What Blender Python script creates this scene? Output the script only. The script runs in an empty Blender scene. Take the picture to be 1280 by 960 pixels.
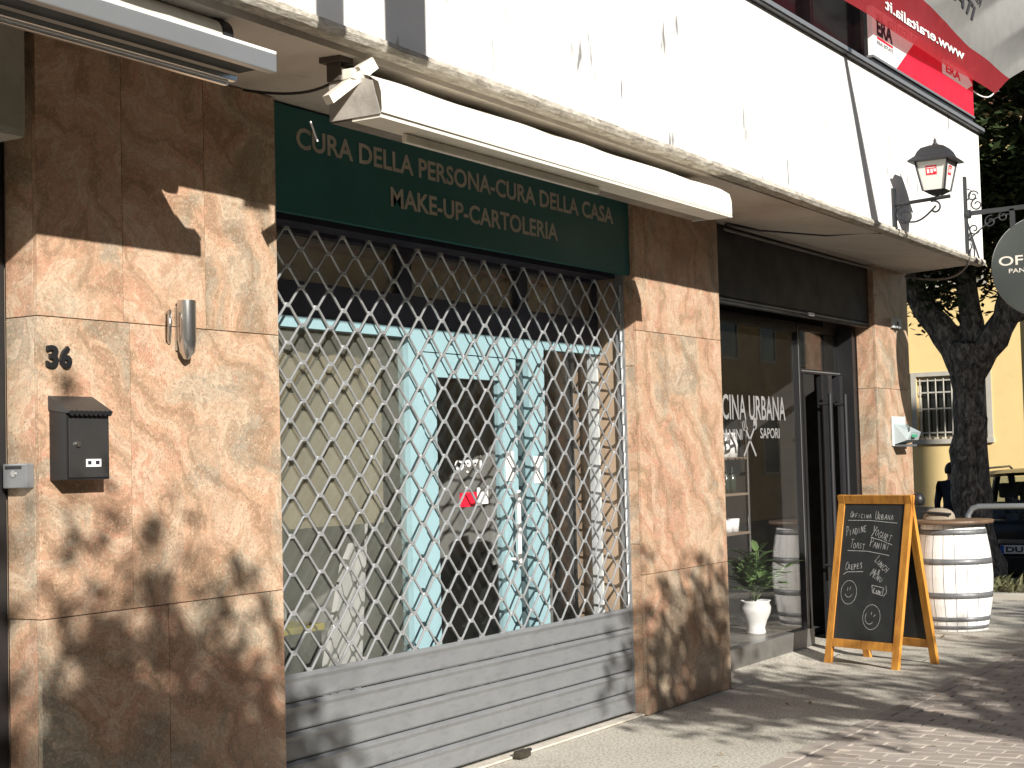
import bpy, bmesh, math, random
from mathutils import Vector, Matrix, Euler
random.seed(7)
R = math.radians
scene = bpy.context.scene
col = scene.collection

# ------------------------------------------------------------------ camera
EYE = Vector((0.0, -4.288, 1.5))
yaw, pit, rol = R(58.5), R(2.8), R(1.5)
F = Vector((math.sin(yaw)*math.cos(pit), math.cos(yaw)*math.cos(pit), math.sin(pit)))
Rt = Vector((math.cos(yaw), -math.sin(yaw), 0)); Up = Rt.cross(F)
R2 = Rt*math.cos(rol) - Up*math.sin(rol); U2 = Up*math.cos(rol) + Rt*math.sin(rol)
cam = bpy.data.cameras.new('camera'); camo = bpy.data.objects.new('camera', cam); col.objects.link(camo)
camo.matrix_world = Matrix(((R2.x, U2.x, -F.x, EYE.x), (R2.y, U2.y, -F.y, EYE.y), (R2.z, U2.z, -F.z, EYE.z), (0, 0, 0, 1)))
cam.sensor_width = 36; cam.lens = 2000/1280*36; cam.clip_end = 2000; cam.clip_start = 0.05
scene.camera = camo
# ------------------------------------------------------------------ light
SUN_TRAVEL = Vector((0.65, 1.0, -0.57)).normalized()
sun = bpy.data.lights.new('sun', 'SUN'); suno = bpy.data.objects.new('sun', sun); col.objects.link(suno)
sun.energy = 5.0; sun.angle = R(0.53); sun.color = (1.0, 0.96, 0.90)
suno.rotation_euler = SUN_TRAVEL.to_track_quat('-Z', 'Y').to_euler(); suno.location = (-10, -20, 20)
world = bpy.data.worlds.new('World'); scene.world = world; world.use_nodes = True
nt = world.node_tree; bg = nt.nodes['Background']
sky = nt.nodes.new('ShaderNodeTexSky'); sky.sky_type = 'NISHITA'; sky.sun_disc = False
sky.sun_elevation = math.asin(-SUN_TRAVEL.z); sky.sun_rotation = math.atan2(-SUN_TRAVEL.x, -SUN_TRAVEL.y)
nt.links.new(sky.outputs[0], bg.inputs[0]); bg.inputs[1].default_value = 0.05
scene.view_settings.view_transform = 'Standard'; scene.view_settings.look = 'None'
scene.view_settings.gamma = 1; scene.view_settings.use_curve_mapping = False
scene.view_settings.exposure = 0.68
scene.render.engine = 'CYCLES'

# ------------------------------------------------------------------ helpers: objects
LOC = {}
def tag(o, label=None, cat=None, group=None, kind=None):
    if label: o['label'] = label
    if cat: o['category'] = cat
    if group: o['group'] = group
    if kind: o['kind'] = kind
    return o
def thing(name, label, cat, loc=(0, 0, 0), group=None):
    o = bpy.data.objects.new(name, None); col.objects.link(o)
    o.empty_display_size = 0.1
    o.location = loc; LOC[o] = Vector(loc)
    return tag(o, label, cat, group)

def bez_(p0, p1, p2, n=14): return [Vector(p0)*(1-t)**2+Vector(p1)*2*t*(1-t)+Vector(p2)*t*t for t in [i/n for i in range(n+1)]]
class MB:
    """collects shapes, in world coordinates, for ONE mesh object"""
    def __init__(s): s.v = []; s.f = []; s.sm = []; s.M = None
    def add(s, vs, fs, smooth=False):
        b = len(s.v)
        for p in vs:
            p = Vector(p)
            s.v.append(s.M @ p if s.M is not None else p)
        for f in fs: s.f.append([b+i for i in f]); s.sm.append(smooth)
        return s
    def box(s, x0, x1, y0, y1, z0, z1, bev=0.0):
        if bev > 0:
            bm = bmesh.new(); bmesh.ops.create_cube(bm, size=1)
            for v in bm.verts: v.co = Vector(((x0+x1)/2+v.co.x*(x1-x0), (y0+y1)/2+v.co.y*(y1-y0), (z0+z1)/2+v.co.z*(z1-z0)))
            bmesh.ops.bevel(bm, geom=bm.edges[:], offset=bev, segments=2, affect='EDGES', profile=0.6)
            bm.verts.index_update()
            s.add([v.co.copy() for v in bm.verts], [[v.index for v in f.verts] for f in bm.faces]); bm.free(); return s
        vs = [(x, y, z) for z in (z0, z1) for y in (y0, y1) for x in (x0, x1)]
        return s.add(vs, [(0, 2, 3, 1), (4, 5, 7, 6), (0, 1, 5, 4), (2, 6, 7, 3), (0, 4, 6, 2), (1, 3, 7, 5)])
    def hexa(s, b, t):
        """b, t: bottom and top rings of equal length"""
        n = len(b)
        return s.add(list(b)+list(t), [list(range(n))[::-1], list(range(n, 2*n))] + [(i, (i+1) % n, n+(i+1) % n, n+i) for i in range(n)])
    def bar(s, a, b, w, h, up=(0, 0, 1)):
        a, b = Vector(a), Vector(b); d = (b-a).normalized(); u = Vector(up)
        x = d.cross(u).normalized()*w/2; y = x.cross(d).normalized()*h/2
        return s.hexa([a-x-y, a+x-y, a+x+y, a-x+y], [b-x-y, b+x-y, b+x+y, b-x+y])
    def tube(s, pts, r, n=8, cap=True, smooth=True):
        pts = [Vector(p) for p in pts]; k = len(pts)
        rr = r if isinstance(r, (list, tuple)) else [r]*k
        vs = []; prev = None
        for i, p in enumerate(pts):
            d = (pts[min(i+1, k-1)]-pts[max(i-1, 0)]).normalized()
            if prev is None:
                a = Vector((0, 0, 1)) if abs(d.z) < .9 else Vector((1, 0, 0))
                x = d.cross(a).normalized()
            else:
                x = (prev - d*prev.dot(d)).normalized()
            prev = x; y = d.cross(x)
            for j in range(n):
                t = 2*math.pi*j/n; vs.append(p+(x*math.cos(t)+y*math.sin(t))*rr[i])
        fs = [(i*n+j, i*n+(j+1) % n, (i+1)*n+(j+1) % n, (i+1)*n+j) for i in range(k-1) for j in range(n)]
        s.add(vs, fs, smooth)
        if cap: s.add(vs, [list(range(n))[::-1], list(range((k-1)*n, k*n))])
        return s
    def lathe(s, prof, c=(0, 0, 0), n=24, a0=0.0, a1=2*math.pi, smooth=True):
        full = abs(a1-a0-2*math.pi) < 1e-6; m = n if full else n+1; vs = []
        for r, z in prof:
            for j in range(m):
                t = a0+(a1-a0)*j/n; vs.append((c[0]+r*math.cos(t), c[1]+r*math.sin(t), c[2]+z))
        fs = []
        for i in range(len(prof)-1):
            for j in range(n):
                k = (j+1) % m if full else j+1
                fs.append((i*m+j, i*m+k, (i+1)*m+k, (i+1)*m+j))
        return s.add(vs, fs, smooth)
    def disc(s, c, r, nrm, th=0.0, n=32):
        c = Vector(c); nrm = Vector(nrm).normalized()
        a = Vector((0, 0, 1)) if abs(nrm.z) < .9 else Vector((1, 0, 0))
        x = a.cross(nrm).normalized(); y = nrm.cross(x)
        ring = [c+(x*math.cos(2*math.pi*i/n)+y*math.sin(2*math.pi*i/n))*r for i in range(n)]
        if th: return s.hexa([p-nrm*th/2 for p in ring], [p+nrm*th/2 for p in ring])
        return s.add(ring, [list(range(n))])
    def grid(s, fn, nu, nv, smooth=True):
        vs = [fn(i/nu, j/nv) for j in range(nv+1) for i in range(nu+1)]
        fs = [(j*(nu+1)+i, j*(nu+1)+i+1, (j+1)*(nu+1)+i+1, (j+1)*(nu+1)+i) for j in range(nv) for i in range(nu)]
        return s.add(vs, fs, smooth)
    def build(s, name, m, parent=None, label=None):
        me = bpy.data.meshes.new(name)
        off = Vector((0, 0, 0)); o = parent
        while o is not None: off += Vector(o.location); o = o.parent
        me.from_pydata([tuple(p-off) for p in s.v], [], s.f)
        me.polygons.foreach_set('use_smooth', s.sm); me.update()
        if m is not None:
            for mm in (m if isinstance(m, list) else [m]): me.materials.append(mm)
        ob = bpy.data.objects.new(name, me); col.objects.link(ob)
        if parent is not None: ob.parent = parent
        if label: ob['label'] = label
        return ob
def box(name, m, parent, *a, **k): return MB().box(*a, **k).build(name, m, parent)
def copy_tree(o, parent=None):
    c = o.copy(); col.objects.link(c)
    if parent is not None: c.parent = parent
    for ch in list(o.children): copy_tree(ch, c)
    return c

# ------------------------------------------------------------------ helpers: text (built-in vector font -> mesh)
TCACHE = {}
def text2d(s, bold=0.0, ext=0.0, res=3):
    k = (s, bold, ext)
    if k in TCACHE: return TCACHE[k]
    cu = bpy.data.curves.new('lettering', 'FONT'); cu.body = s; cu.offset = bold; cu.extrude = ext
    cu.resolution_u = res; cu.size = 1.0
    ob = bpy.data.objects.new('lettering', cu); col.objects.link(ob)
    dg = bpy.context.evaluated_depsgraph_get(); me = bpy.data.meshes.new_from_object(ob.evaluated_get(dg))
    vs = [v.co.copy() for v in me.vertices]; fs = [list(p.vertices) for p in me.polygons]
    bpy.data.objects.remove(ob); bpy.data.curves.remove(cu); bpy.data.meshes.remove(me)
    x0 = min(v.x for v in vs); x1 = max(v.x for v in vs); y0 = min(v.y for v in vs); y1 = max(v.y for v in vs)
    TCACHE[k] = (vs, fs, x0, x1, y0, y1); return TCACHE[k]
def put_text(mb, s, fn, w, h, bold=0.0, ext=0.0, res=3):
    """fn(u,v,e) -> 3D ; text fitted to the box 0..w x 0..h"""
    vs, fs, x0, x1, y0, y1 = text2d(s, bold, ext, res)
    mb.add([fn((v.x-x0)/(x1-x0)*w, (v.y-y0)/(y1-y0)*h, v.z) for v in vs], fs)
    return mb

# ------------------------------------------------------------------ helpers: materials
def newmat(name):
    m = bpy.data.materials.new(name); m.use_nodes = True
    n = m.node_tree; b = n.nodes['Principled BSDF']; return m, n, b
def node(n, t, **k):
    x = n.nodes.new(t)
    for a, v in k.items():
        if a in x.inputs: x.inputs[a].default_value = v
        else: setattr(x, a, v)
    return x
def ramp(n, src, stops, interp='LINEAR'):
    r = n.nodes.new('ShaderNodeValToRGB'); r.color_ramp.interpolation = interp
    e = r.color_ramp.elements
    while len(e) < len(stops): e.new(0.5)
    for el, (p, c) in zip(e, stops):
        el.position = p; el.color = (c[0], c[1], c[2], 1) if hasattr(c, '__len__') else (c, c, c, 1)
    n.links.new(src, r.inputs[0]); return r.outputs[0]
def mixc(n, fac, a, b, mode='MIX'):
    x = n.nodes.new('ShaderNodeMix'); x.data_type = 'RGBA'; x.blend_type = mode
    for sock, v in ((x.inputs[0], fac), (x.inputs[6], a), (x.inputs[7], b)):
        if hasattr(v, 'links'): n.links.new(v, sock)
        elif hasattr(v, '__len__'): sock.default_value = (v[0], v[1], v[2], 1)
        else: sock.default_value = v
    return x.outputs[2]
def coords(n, scale=(1, 1, 1), out='Object', rnd=0.0):
    t = n.nodes.new('ShaderNodeTexCoord'); mp = n.nodes.new('ShaderNodeMapping'); mp.inputs['Scale'].default_value = scale
    n.links.new(t.outputs[out], mp.inputs[0])
    if rnd:
        oi = n.nodes.new('ShaderNodeObjectInfo'); ml = node(n, 'ShaderNodeMath', operation='MULTIPLY'); ml.inputs[1].default_value = rnd
        n.links.new(oi.outputs['Random'], ml.inputs[0]); n.links.new(ml.outputs[0], mp.inputs['Location'])
    return mp.outputs[0]
def noise(n, co, scale, detail=4, rough=.55, dist=0.0):
    x = node(n, 'ShaderNodeTexNoise'); x.inputs['Scale'].default_value = scale; x.inputs['Detail'].default_value = detail
    x.inputs['Roughness'].default_value = rough; x.inputs['Distortion'].default_value = dist
    n.links.new(co, x.inputs['Vector']); return x.outputs['Fac']
def bump(n, b, h, strength=.3, dist=.01):
    x = n.nodes.new('ShaderNodeBump'); x.inputs['Strength'].default_value = strength; x.inputs['Distance'].default_value = dist
    n.links.new(h, x.inputs['Height']); n.links.new(x.outputs[0], b.inputs['Normal'])
MATS = {}
def mat(name, c, rough=.6, metal=0.0, var=.15, scale=6.0, c2=None, bmp=0.0, bscale=60.0, stretch=(1, 1, 1), spec=.5, dirt=0.0, rnd=0.0):
    """plain painted / plain coloured surface with wear: two noises, a little bump"""
    if name in MATS: return MATS[name]
    m, n, b = newmat(name)
    co = coords(n, stretch, rnd=rnd)
    f = noise(n, co, scale, 5, .6)
    lo = c2 if c2 else tuple(x*(1-var) for x in c); hi = c if c2 else tuple(min(1, x*(1+var)) for x in c)
    o = ramp(n, f, [(.3, lo), (.7, hi)])
    if dirt:
        g = noise(n, co, scale*3.1, 6, .7, .4)
        o = mixc(n, ramp(n, g, [(.52, 0.0), (.72, dirt)]), o, tuple(x*.35 for x in c))
    n.links.new(o, b.inputs['Base Color'])
    b.inputs['Roughness'].default_value = rough; b.inputs['Metallic'].default_value = metal
    b.inputs['Specular IOR Level'].default_value = spec
    rr = ramp(n, f, [(.25, min(1, rough*1.2)), (.75, rough*.85)]); n.links.new(rr, b.inputs['Roughness'])
    if bmp: bump(n, b, noise(n, co, bscale, 4), bmp, .004)
    MATS[name] = m; return m

def granite():
    m, n, b = newmat('granite')
    co = coords(n, (1, 1, 1), rnd=9.0)
    # warp the coordinates so the bands flow and fold
    wn = node(n, 'ShaderNodeTexNoise'); wn.inputs['Scale'].default_value = 1.5; wn.inputs['Detail'].default_value = 3
    n.links.new(co, wn.inputs['Vector'])
    vm = node(n, 'ShaderNodeVectorMath', operation='MULTIPLY_ADD'); vm.inputs[1].default_value = (.75, .75, .75)
    n.links.new(wn.outputs['Color'], vm.inputs[0]); n.links.new(co, vm.inputs[2]); wc = vm.outputs[0]
    zone = noise(n, wc, 1.7, 6, .55, 1.2)
    base = ramp(n, zone, [(.28, (.27, .25, .19)), (.40, (.34, .28, .205)), (.455, (.47, .325, .215)), (.52, (.50, .315, .205)), (.60, (.48, .265, .175)), (.70, (.35, .295, .215))])
    wv = node(n, 'ShaderNodeTexWave', bands_direction='DIAGONAL'); wv.inputs['Scale'].default_value = 1.7
    wv.inputs['Distortion'].default_value = 11; wv.inputs['Detail'].default_value = 5; wv.inputs['Detail Scale'].default_value = 1.3; wv.inputs['Detail Roughness'].default_value = .6
    n.links.new(wc, wv.inputs['Vector'])
    light = ramp(n, wv.outputs['Fac'], [(.74, 0.0), (.90, .7), (1, .3)])
    base = mixc(n, light, base, (.60, .48, .35))
    dark = ramp(n, wv.outputs['Fac'], [(0.0, .55), (.06, .42), (.18, 0.0)])
    base = mixc(n, dark, base, (.20, .13, .075))
    v2 = noise(n, wc, 5.5, 7, .7, 2.2)
    vein = ramp(n, v2, [(.45, 0.0), (.49, .36), (.50, .36), (.54, 0.0)])
    base = mixc(n, vein, base, (.25, .16, .09))
    fl_ = noise(n, wc, 22, 6, .7, 1.0)
    base = mixc(n, ramp(n, fl_, [(.36, .55), (.50, 0.0)]), base, (.34, .24, .16))
    sp = noise(n, co, 150, 3, .75)
    base = mixc(n, ramp(n, sp, [(.57, 0.0), (.64, .8)]), base, (.15, .08, .055))
    sp2 = noise(n, co, 85, 3, .75)
    base = mixc(n, ramp(n, sp2, [(.53, 0.0), (.66, .65)]), base, (.60, .44, .31))
    sp3 = noise(n, co, 60, 3, .75)
    base = mixc(n, ramp(n, sp3, [(.58, 0.0), (.68, .5)]), base, (.50, .21, .14))
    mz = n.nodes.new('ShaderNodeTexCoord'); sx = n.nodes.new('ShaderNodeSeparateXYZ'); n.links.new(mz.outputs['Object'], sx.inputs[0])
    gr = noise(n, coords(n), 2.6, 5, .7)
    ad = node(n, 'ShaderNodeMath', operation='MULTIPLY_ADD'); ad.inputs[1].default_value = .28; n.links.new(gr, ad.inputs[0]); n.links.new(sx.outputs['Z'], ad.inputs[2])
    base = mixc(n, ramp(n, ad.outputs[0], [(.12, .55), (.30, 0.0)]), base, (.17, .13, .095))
    n.links.new(base, b.inputs['Base Color'])
    b.inputs['Roughness'].default_value = .28; b.inputs['Specular IOR Level'].default_value = .35
    rr = ramp(n, zone, [(.3, .38), (.7, .24)]); n.links.new(rr, b.inputs['Roughness'])
    bump(n, b, sp, .06, .002)
    return m
def plaster_white():
    m, n, b = newmat('white_render')
    co = coords(n); streak = coords(n, (7, 7, .55))
    f = noise(n, co, 1.3, 6, .6)
    o = ramp(n, f, [(.3, (.74, .72, .68)), (.7, (.82, .81, .78))])
    s = noise(n, streak, 1.0, 5, .65, .3)
    o = mixc(n, ramp(n, s, [(.60, 0.0), (.72, .5)]), o, (.42, .40, .36))
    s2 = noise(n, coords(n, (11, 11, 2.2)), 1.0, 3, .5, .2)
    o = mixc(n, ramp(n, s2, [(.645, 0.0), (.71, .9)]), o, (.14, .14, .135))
    s3 = noise(n, coords(n, (3, 3, 3)), 1.6, 6, .7, .4)
    o = mixc(n, ramp(n, s3, [(.60, 0.0), (.75, .45)]), o, (.52, .49, .43))
    n.links.new(o, b.inputs['Base Color']); b.inputs['Roughness'].default_value = .85
    bump(n, b, noise(n, co, 45, 5, .6), .25, .004)
    return m
def lip_mat():
    m, n, b = newmat('weathered_drip_edge')
    co = coords(n, (1, 3, 3))
    f = noise(n, co, 9, 8, .75, .6)
    o = ramp(n, f, [(.32, (.16, .14, .11)), (.48, (.42, .38, .31)), (.62, (.62, .58, .50))])
    n.links.new(o, b.inputs['Base Color']); b.inputs['Roughness'].default_value = .95
    bump(n, b, noise(n, co, 40, 6, .7), .8, .01)
    return m
def soffit_mat():
    m, n, b = newmat('stained_soffit')
    co = coords(n)
    f = noise(n, co, 1.1, 6, .65, .5)
    o = ramp(n, f, [(.30, (.42, .36, .29)), (.50, (.56, .50, .43)), (.68, (.62, .57, .50))])
    g = noise(n, co, 5, 7, .75, .8)
    o = mixc(n, ramp(n, g, [(.58, 0.0), (.72, .6)]), o, (.26, .21, .16))
    n.links.new(o, b.inputs['Base Color']); b.inputs['Roughness'].default_value = .9
    bump(n, b, g, .3, .006); return m
def concrete():
    m, n, b = newmat('washed_concrete')
    co = coords(n)
    f = noise(n, co, 1.2, 5, .6)
    o = ramp(n, f, [(.3, (.47, .43, .355)), (.7, (.58, .545, .465))])
    g = noise(n, co, 65, 4, .75)
    o = mixc(n, ramp(n, g, [(.42, .75), (.50, 0.0)]), o, (.17, .15, .12))
    g2 = noise(n, co, 48, 3, .7)
    o = mixc(n, ramp(n, g2, [(.58, 0.0), (.66, .8)]), o, (.66, .62, .53))
    d = noise(n, co, 3.2, 6, .7, .7)
    o = mixc(n, ramp(n, d, [(.55, 0.0), (.75, .45)]), o, (.24, .20, .16))
    n.links.new(o, b.inputs['Base Color']); b.inputs['Roughness'].default_value = .9
    bump(n, b, g, .5, .006); return m
def sett_mat():
    m, n, b = newmat('brick_sett')
    oi = n.nodes.new('ShaderNodeObjectInfo'); co = coords(n, rnd=7.0)
    o = ramp(n, oi.outputs['Random'], [(0, (.28, .235, .20)), (.35, (.38, .33, .285)), (.7, (.33, .29, .255)), (1, (.44, .385, .33))])
    f = noise(n, co, 30, 5, .7)
    o = mixc(n, ramp(n, f, [(.45, 0.0), (.7, .6)]), o, (.36, .31, .25))
    n.links.new(o, b.inputs['Base Color']); b.inputs['Roughness'].default_value = .8
    bump(n, b, f, .5, .004); return m
def wood(name, c, c2, axis=2, scale=3.0):
    m, n, b = newmat(name)
    st = [26, 26, 26]; st[axis] = 1.6
    co = coords(n, tuple(st))
    f = noise(n, co, scale/3, 5, .6, .6)
    o = ramp(n, f, [(.32, c2), (.55, c), (.75, tuple(min(1, x*1.15) for x in c))])
    g = noise(n, coords(n), 4, 5, .6)
    o = mixc(n, ramp(n, g, [(.5, 0.0), (.75, .35)]), o, tuple(x*.55 for x in c))
    n.links.new(o, b.inputs['Base Color']); b.inputs['Roughness'].default_value = .5
    bump(n, b, f, .15, .002); return m
def bark():
    m, n, b = newmat('bark')
    co = coords(n, (1, 1, .45))
    f = noise(n, co, 16, 7, .75, .8)
    o = ramp(n, f, [(.38, (.04, .034, .028)), (.50, (.17, .15, .125)), (.62, (.42, .38, .33))])
    n.links.new(o, b.inputs['Base Color']); b.inputs['Roughness'].default_value = .95
    bump(n, b, f, 1.0, .03); return m
def leafmat(name, a, c):
    m, n, b = newmat(name)
    co = coords(n)
    f = noise(n, co, 4.5, 3, .6)
    o = ramp(n, f, [(.3, a), (.7, c)])
    n.links.new(o, b.inputs['Base Color']); b.inputs['Roughness'].default_value = .42
    b.inputs['Specular IOR Level'].default_value = .45
    return m
def glass(name, tint=(1, 1, 1), dust=.04, dustc=(.42, .40, .34), refl=1.6, rough=0.0):
    m, n, b = newmat(name); n.nodes.remove(b); out = n.nodes['Material Output']
    tr = node(n, 'ShaderNodeBsdfTransparent'); tr.inputs[0].default_value = (*tint, 1)
    gl = node(n, 'ShaderNodeBsdfGlossy'); gl.inputs['Roughness'].default_value = rough
    df = node(n, 'ShaderNodeBsdfDiffuse'); df.inputs[0].default_value = (*dustc, 1)
    lw = node(n, 'ShaderNodeLayerWeight'); lw.inputs['Blend'].default_value = .5
    pw = node(n, 'ShaderNodeMath', operation='POWER'); pw.inputs[1].default_value = 5
    n.links.new(lw.outputs['Facing'], pw.inputs[0])
    mu = node(n, 'ShaderNodeMath', operation='MULTIPLY_ADD', use_clamp=True); mu.inputs[1].default_value = .96*refl; mu.inputs[2].default_value = .04*refl
    n.links.new(pw.outputs[0], mu.inputs[0])
    m1 = n.nodes.new('ShaderNodeMixShader'); m2 = n.nodes.new('ShaderNodeMixShader')
    d = noise(n, coords(n), 2.3, 6, .65, .4); dr = ramp(n, d, [(.3, dust*.5), (.75, dust*1.5)])
    n.links.new(dr, m1.inputs[0]); n.links.new(tr.outputs[0], m1.inputs[1]); n.links.new(df.outputs[0], m1.inputs[2])
    n.links.new(mu.outputs[0], m2.inputs[0]); n.links.new(m1.outputs[0], m2.inputs[1]); n.links.new(gl.outputs[0], m2.inputs[2])
    n.links.new(m2.outputs[0], out.inputs[0]); return m
def cloth(name, c, trans=.35, alpha=1.0):
    m, n, b = newmat(name); out = n.nodes['Material Output']
    co = coords(n); f = noise(n, co, 7, 4, .6)
    o = ramp(n, f, [(.3, tuple(x*.88 for x in c)), (.7, c)])
    df = node(n, 'ShaderNodeBsdfDiffuse'); tl = node(n, 'ShaderNodeBsdfTranslucent'); mx = n.nodes.new('ShaderNodeMixShader')
    n.links.new(o, df.inputs[0]); n.links.new(o, tl.inputs[0]); mx.inputs[0].default_value = trans
    n.links.new(df.outputs[0], mx.inputs[1]); n.links.new(tl.outputs[0], mx.inputs[2]); last = mx.outputs[0]
    if alpha < 1:
        t = node(n, 'ShaderNodeBsdfTransparent'); t.inputs[0].default_value = tuple(.35+.65*x for x in c)+(1,)
        m3 = n.nodes.new('ShaderNodeMixShader'); m3.inputs[0].default_value = alpha
        n.links.new(t.outputs[0], m3.inputs[1]); n.links.new(last, m3.inputs[2]); last = m3.outputs[0]
    n.nodes.remove(b); n.links.new(last, out.inputs[0]); return m

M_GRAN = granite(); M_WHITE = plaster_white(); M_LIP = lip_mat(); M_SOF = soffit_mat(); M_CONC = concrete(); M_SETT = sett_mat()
M_BARK = bark()
M_LEAF = leafmat('dark_leaf', (.024, .042, .015), (.075, .105, .040))
M_LEAF2 = leafmat('fresh_leaf', (.05, .10, .03), (.16, .24, .09))
M_WEED = leafmat('dry_weed', (.06, .07, .03), (.17, .16, .08))
M_WOOD = wood('orange_wood', (.60, .27, .045), (.42, .16, .025))
M_BOARDW = wood('brown_wood', (.16, .10, .06), (.09, .055, .035), axis=1)
M_MORTAR = mat('grout_joint', (.34, .25, .17), .9)
M_BLACK = mat('black_metal', (.014, .014, .015), .42, .0, bmp=.05)
M_IRON = mat('wrought_iron', (.035, .037, .04), .5, .3, bmp=.15, bscale=120)
M_DKGREY = mat('dark_grey_metal', (.028, .028, .030), .45, .2, var=.2)
M_ALU = mat('grey_aluminium', (.42, .43, .43), .38, .7, var=.08, scale=3)
M_BLUE = mat('light_blue_paint', (.27, .41, .44), .42, 0, var=.06, scale=2, dirt=.25)
M_NAVY = mat('shaded_navy', (.035, .036, .055), .5)  # dark navy holds the canopy shade over the blue transom beam
M_GREEN = mat('sign_green', (.008, .105, .100), .42, 0, var=.12, scale=1.5)
M_BEIGE = mat('beige_lettering', (.46, .41, .33), .6)
M_CREAM = mat('cream_awning', (.80, .76, .67), .75, 0, var=.05, scale=2, dirt=.25)
M_CREAM2 = mat('cream_enamel', (.72, .68, .58), .5, 0, var=.06, dirt=.3)
M_GALV = mat('galvanised_slat', (.25, .257, .262), .48, .25, c2=(.20, .205, .21), scale=3.2, stretch=(1, 1, 3), dirt=.35, bmp=.08, bscale=30)
M_WIRE = mat('galvanised_wire', (.57, .58, .585), .5, .75, var=.2, scale=20)
M_PAPER = mat('khaki_blind', (.20, .17, .105), .85, var=.12, scale=1.2)
M_INT = mat('interior_wall', (.22, .22, .20), .9, var=.1)
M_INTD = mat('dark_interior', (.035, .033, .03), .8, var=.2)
M_TILE = mat('interior_floor', (.30, .29, .27), .5, var=.1)
M_WHITEP = mat('white_paint', (.78, .77, .74), .5, var=.05, dirt=.12)
M_REDP = mat('red_vinyl', (.72, .012, .035), .4, var=.05)
M_BLKP = mat('black_print', (.02, .02, .03), .5)
M_CHALKB = mat('chalkboard', (.022, .024, .024), .62, var=.35, scale=5, dirt=.1)
M_CHALK = mat('chalk', (.40, .40, .385), .95, var=.45, scale=70)
M_CHROME = mat('brushed_steel', (.55, .54, .52), .25, .95, var=.1, stretch=(1, 1, .1), scale=30)
M_PVC = mat('grey_plastic', (.52, .56, .56), .45, var=.08)
M_PVCD = mat('slate_plastic', (.10, .11, .12), .45, var=.1)
M_OCHRE = mat('ochre_render', (.40, .28, .125), .9, var=.1, scale=1.0, dirt=.2, bmp=.2, bscale=20)
M_YEL = mat('yellow_render', (.74, .55, .245), .9, var=.05, scale=.8, dirt=.12, bmp=.15, bscale=18)
M_TRIM = mat('pale_trim', (.43, .40, .34), .85, var=.08)
M_ROAD = mat('asphalt', (.06, .058, .055), .9, var=.25, scale=4, bmp=.6, bscale=60)
M_SOIL = mat('planting_soil', (.10, .075, .05), .95, var=.4, scale=14, bmp=.8, bscale=30)
M_GLASS = glass('shop_glass', dust=.010, refl=1.15)
M_GLASSD = glass('dusty_glass', dust=.17, dustc=(.30, .31, .26), refl=1.4)
M_GLASSC = glass('grey_dusty_glass', dust=.65, dustc=(.30, .33, .31), refl=1.5)
M_GLASST = glass('car_glass', tint=(.75, .8, .8), dust=.02, refl=1.5)
M_GLASSF = cloth('frosted_lamp_glass', (.88, .86, .80), .2)
M_FLAGR = cloth('red_flag_cloth', (.50, .06, .07), .35, .62)
M_FLAGG = cloth('white_flag_cloth', (.36, .355, .335), .3, .88)
M_UPGL = mat('dark_window_glass', (.012, .013, .014), .12, 0, spec=.6)
M_CARP = mat('dark_car_paint', (.022, .024, .028), .25, .3, var=.1, spec=.6)
M_RUB = mat('rubber', (.015, .015, .015), .8)
M_BARREL = mat('white_barrel_paint', (.76, .75, .72), .55, var=.05, scale=3, stretch=(6, 6, .6), dirt=.3, rnd=5.0)
M_HOOP = mat('hoop_steel', (.17, .172, .175), .5, .35, var=.3, scale=12, dirt=.4)
M_JACKET = mat('dark_jacket_cloth', (.022, .026, .038), .9, var=.3, scale=10)
M_SKIN = mat('skin', (.45, .27, .19), .55)
M_HAIR = mat('dark_hair', (.012, .010, .009), .6)
M_BAG = mat('beige_canvas', (.26, .215, .16), .9, var=.15, scale=14, bmp=.3)
M_CABLE = mat('grey_cable', (.20, .19, .17), .6)

# ================================================================== the setting: ground
X1L, X1R = 3.86, 5.15          # first pillar
X2L, X2R = 8.42, 9.62          # second pillar
X3L, X3R = 12.71, 13.58        # third pillar
SOF = 3.055                    # soffit height
DO = 0.80                      # overhang of the canopy

def ground_z(x):               # the street falls away beyond the tree
    t = max(0.0, min(1.0, (x-18.6)/2.2)); return -0.42*t*t*(3-2*t)
xs = [-60, -20, -5, 0, 5, 9, 13, 16.4, 17.5, 18.6, 18.9, 19.2, 19.6, 20, 20.4, 20.8, 24, 30, 40, 70, 200, 900]
ysg = [-900, -200, -60, -14, -6, -1.45]
g = MB()
g.add([(x, y, ground_z(x)-.012) for y in ysg+[900] for x in xs],
      [(j*len(xs)+i, j*len(xs)+i+1, (j+1)*len(xs)+i+1, (j+1)*len(xs)+i) for j in range(len(ysg)) for i in range(len(xs)-1)])
tag(g.build('ground', M_ROAD), kind='structure')
# concrete strip along the shopfronts
pv = MB()
pv.add([(x, y, 0.0) for y in (-1.2, -.6, -.05) for x in (-6, 3, 9, 16.3)] , [(j*4+i, j*4+i+1, (j+1)*4+i+1, (j+1)*4+i) for j in range(2) for i in range(3)])
pv.add([(-6, -.05, 0), (9.6, -.05, 0), (9.6, 3.6, .004), (-6, 3.6, .004)], [(0, 1, 2, 3)])
pv.add([(9.6, -.05, 0), (16.3, -.05, 0), (16.3, .28, .034), (9.6, .28, .034)], [(0, 1, 2, 3)])
pv.add([(9.6, .28, .034), (16.3, .28, .034), (16.3, 3.6, .036), (9.6, 3.6, .036)], [(0, 1, 2, 3)])
tag(pv.build('pavement', M_CONC), kind='structure')
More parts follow.
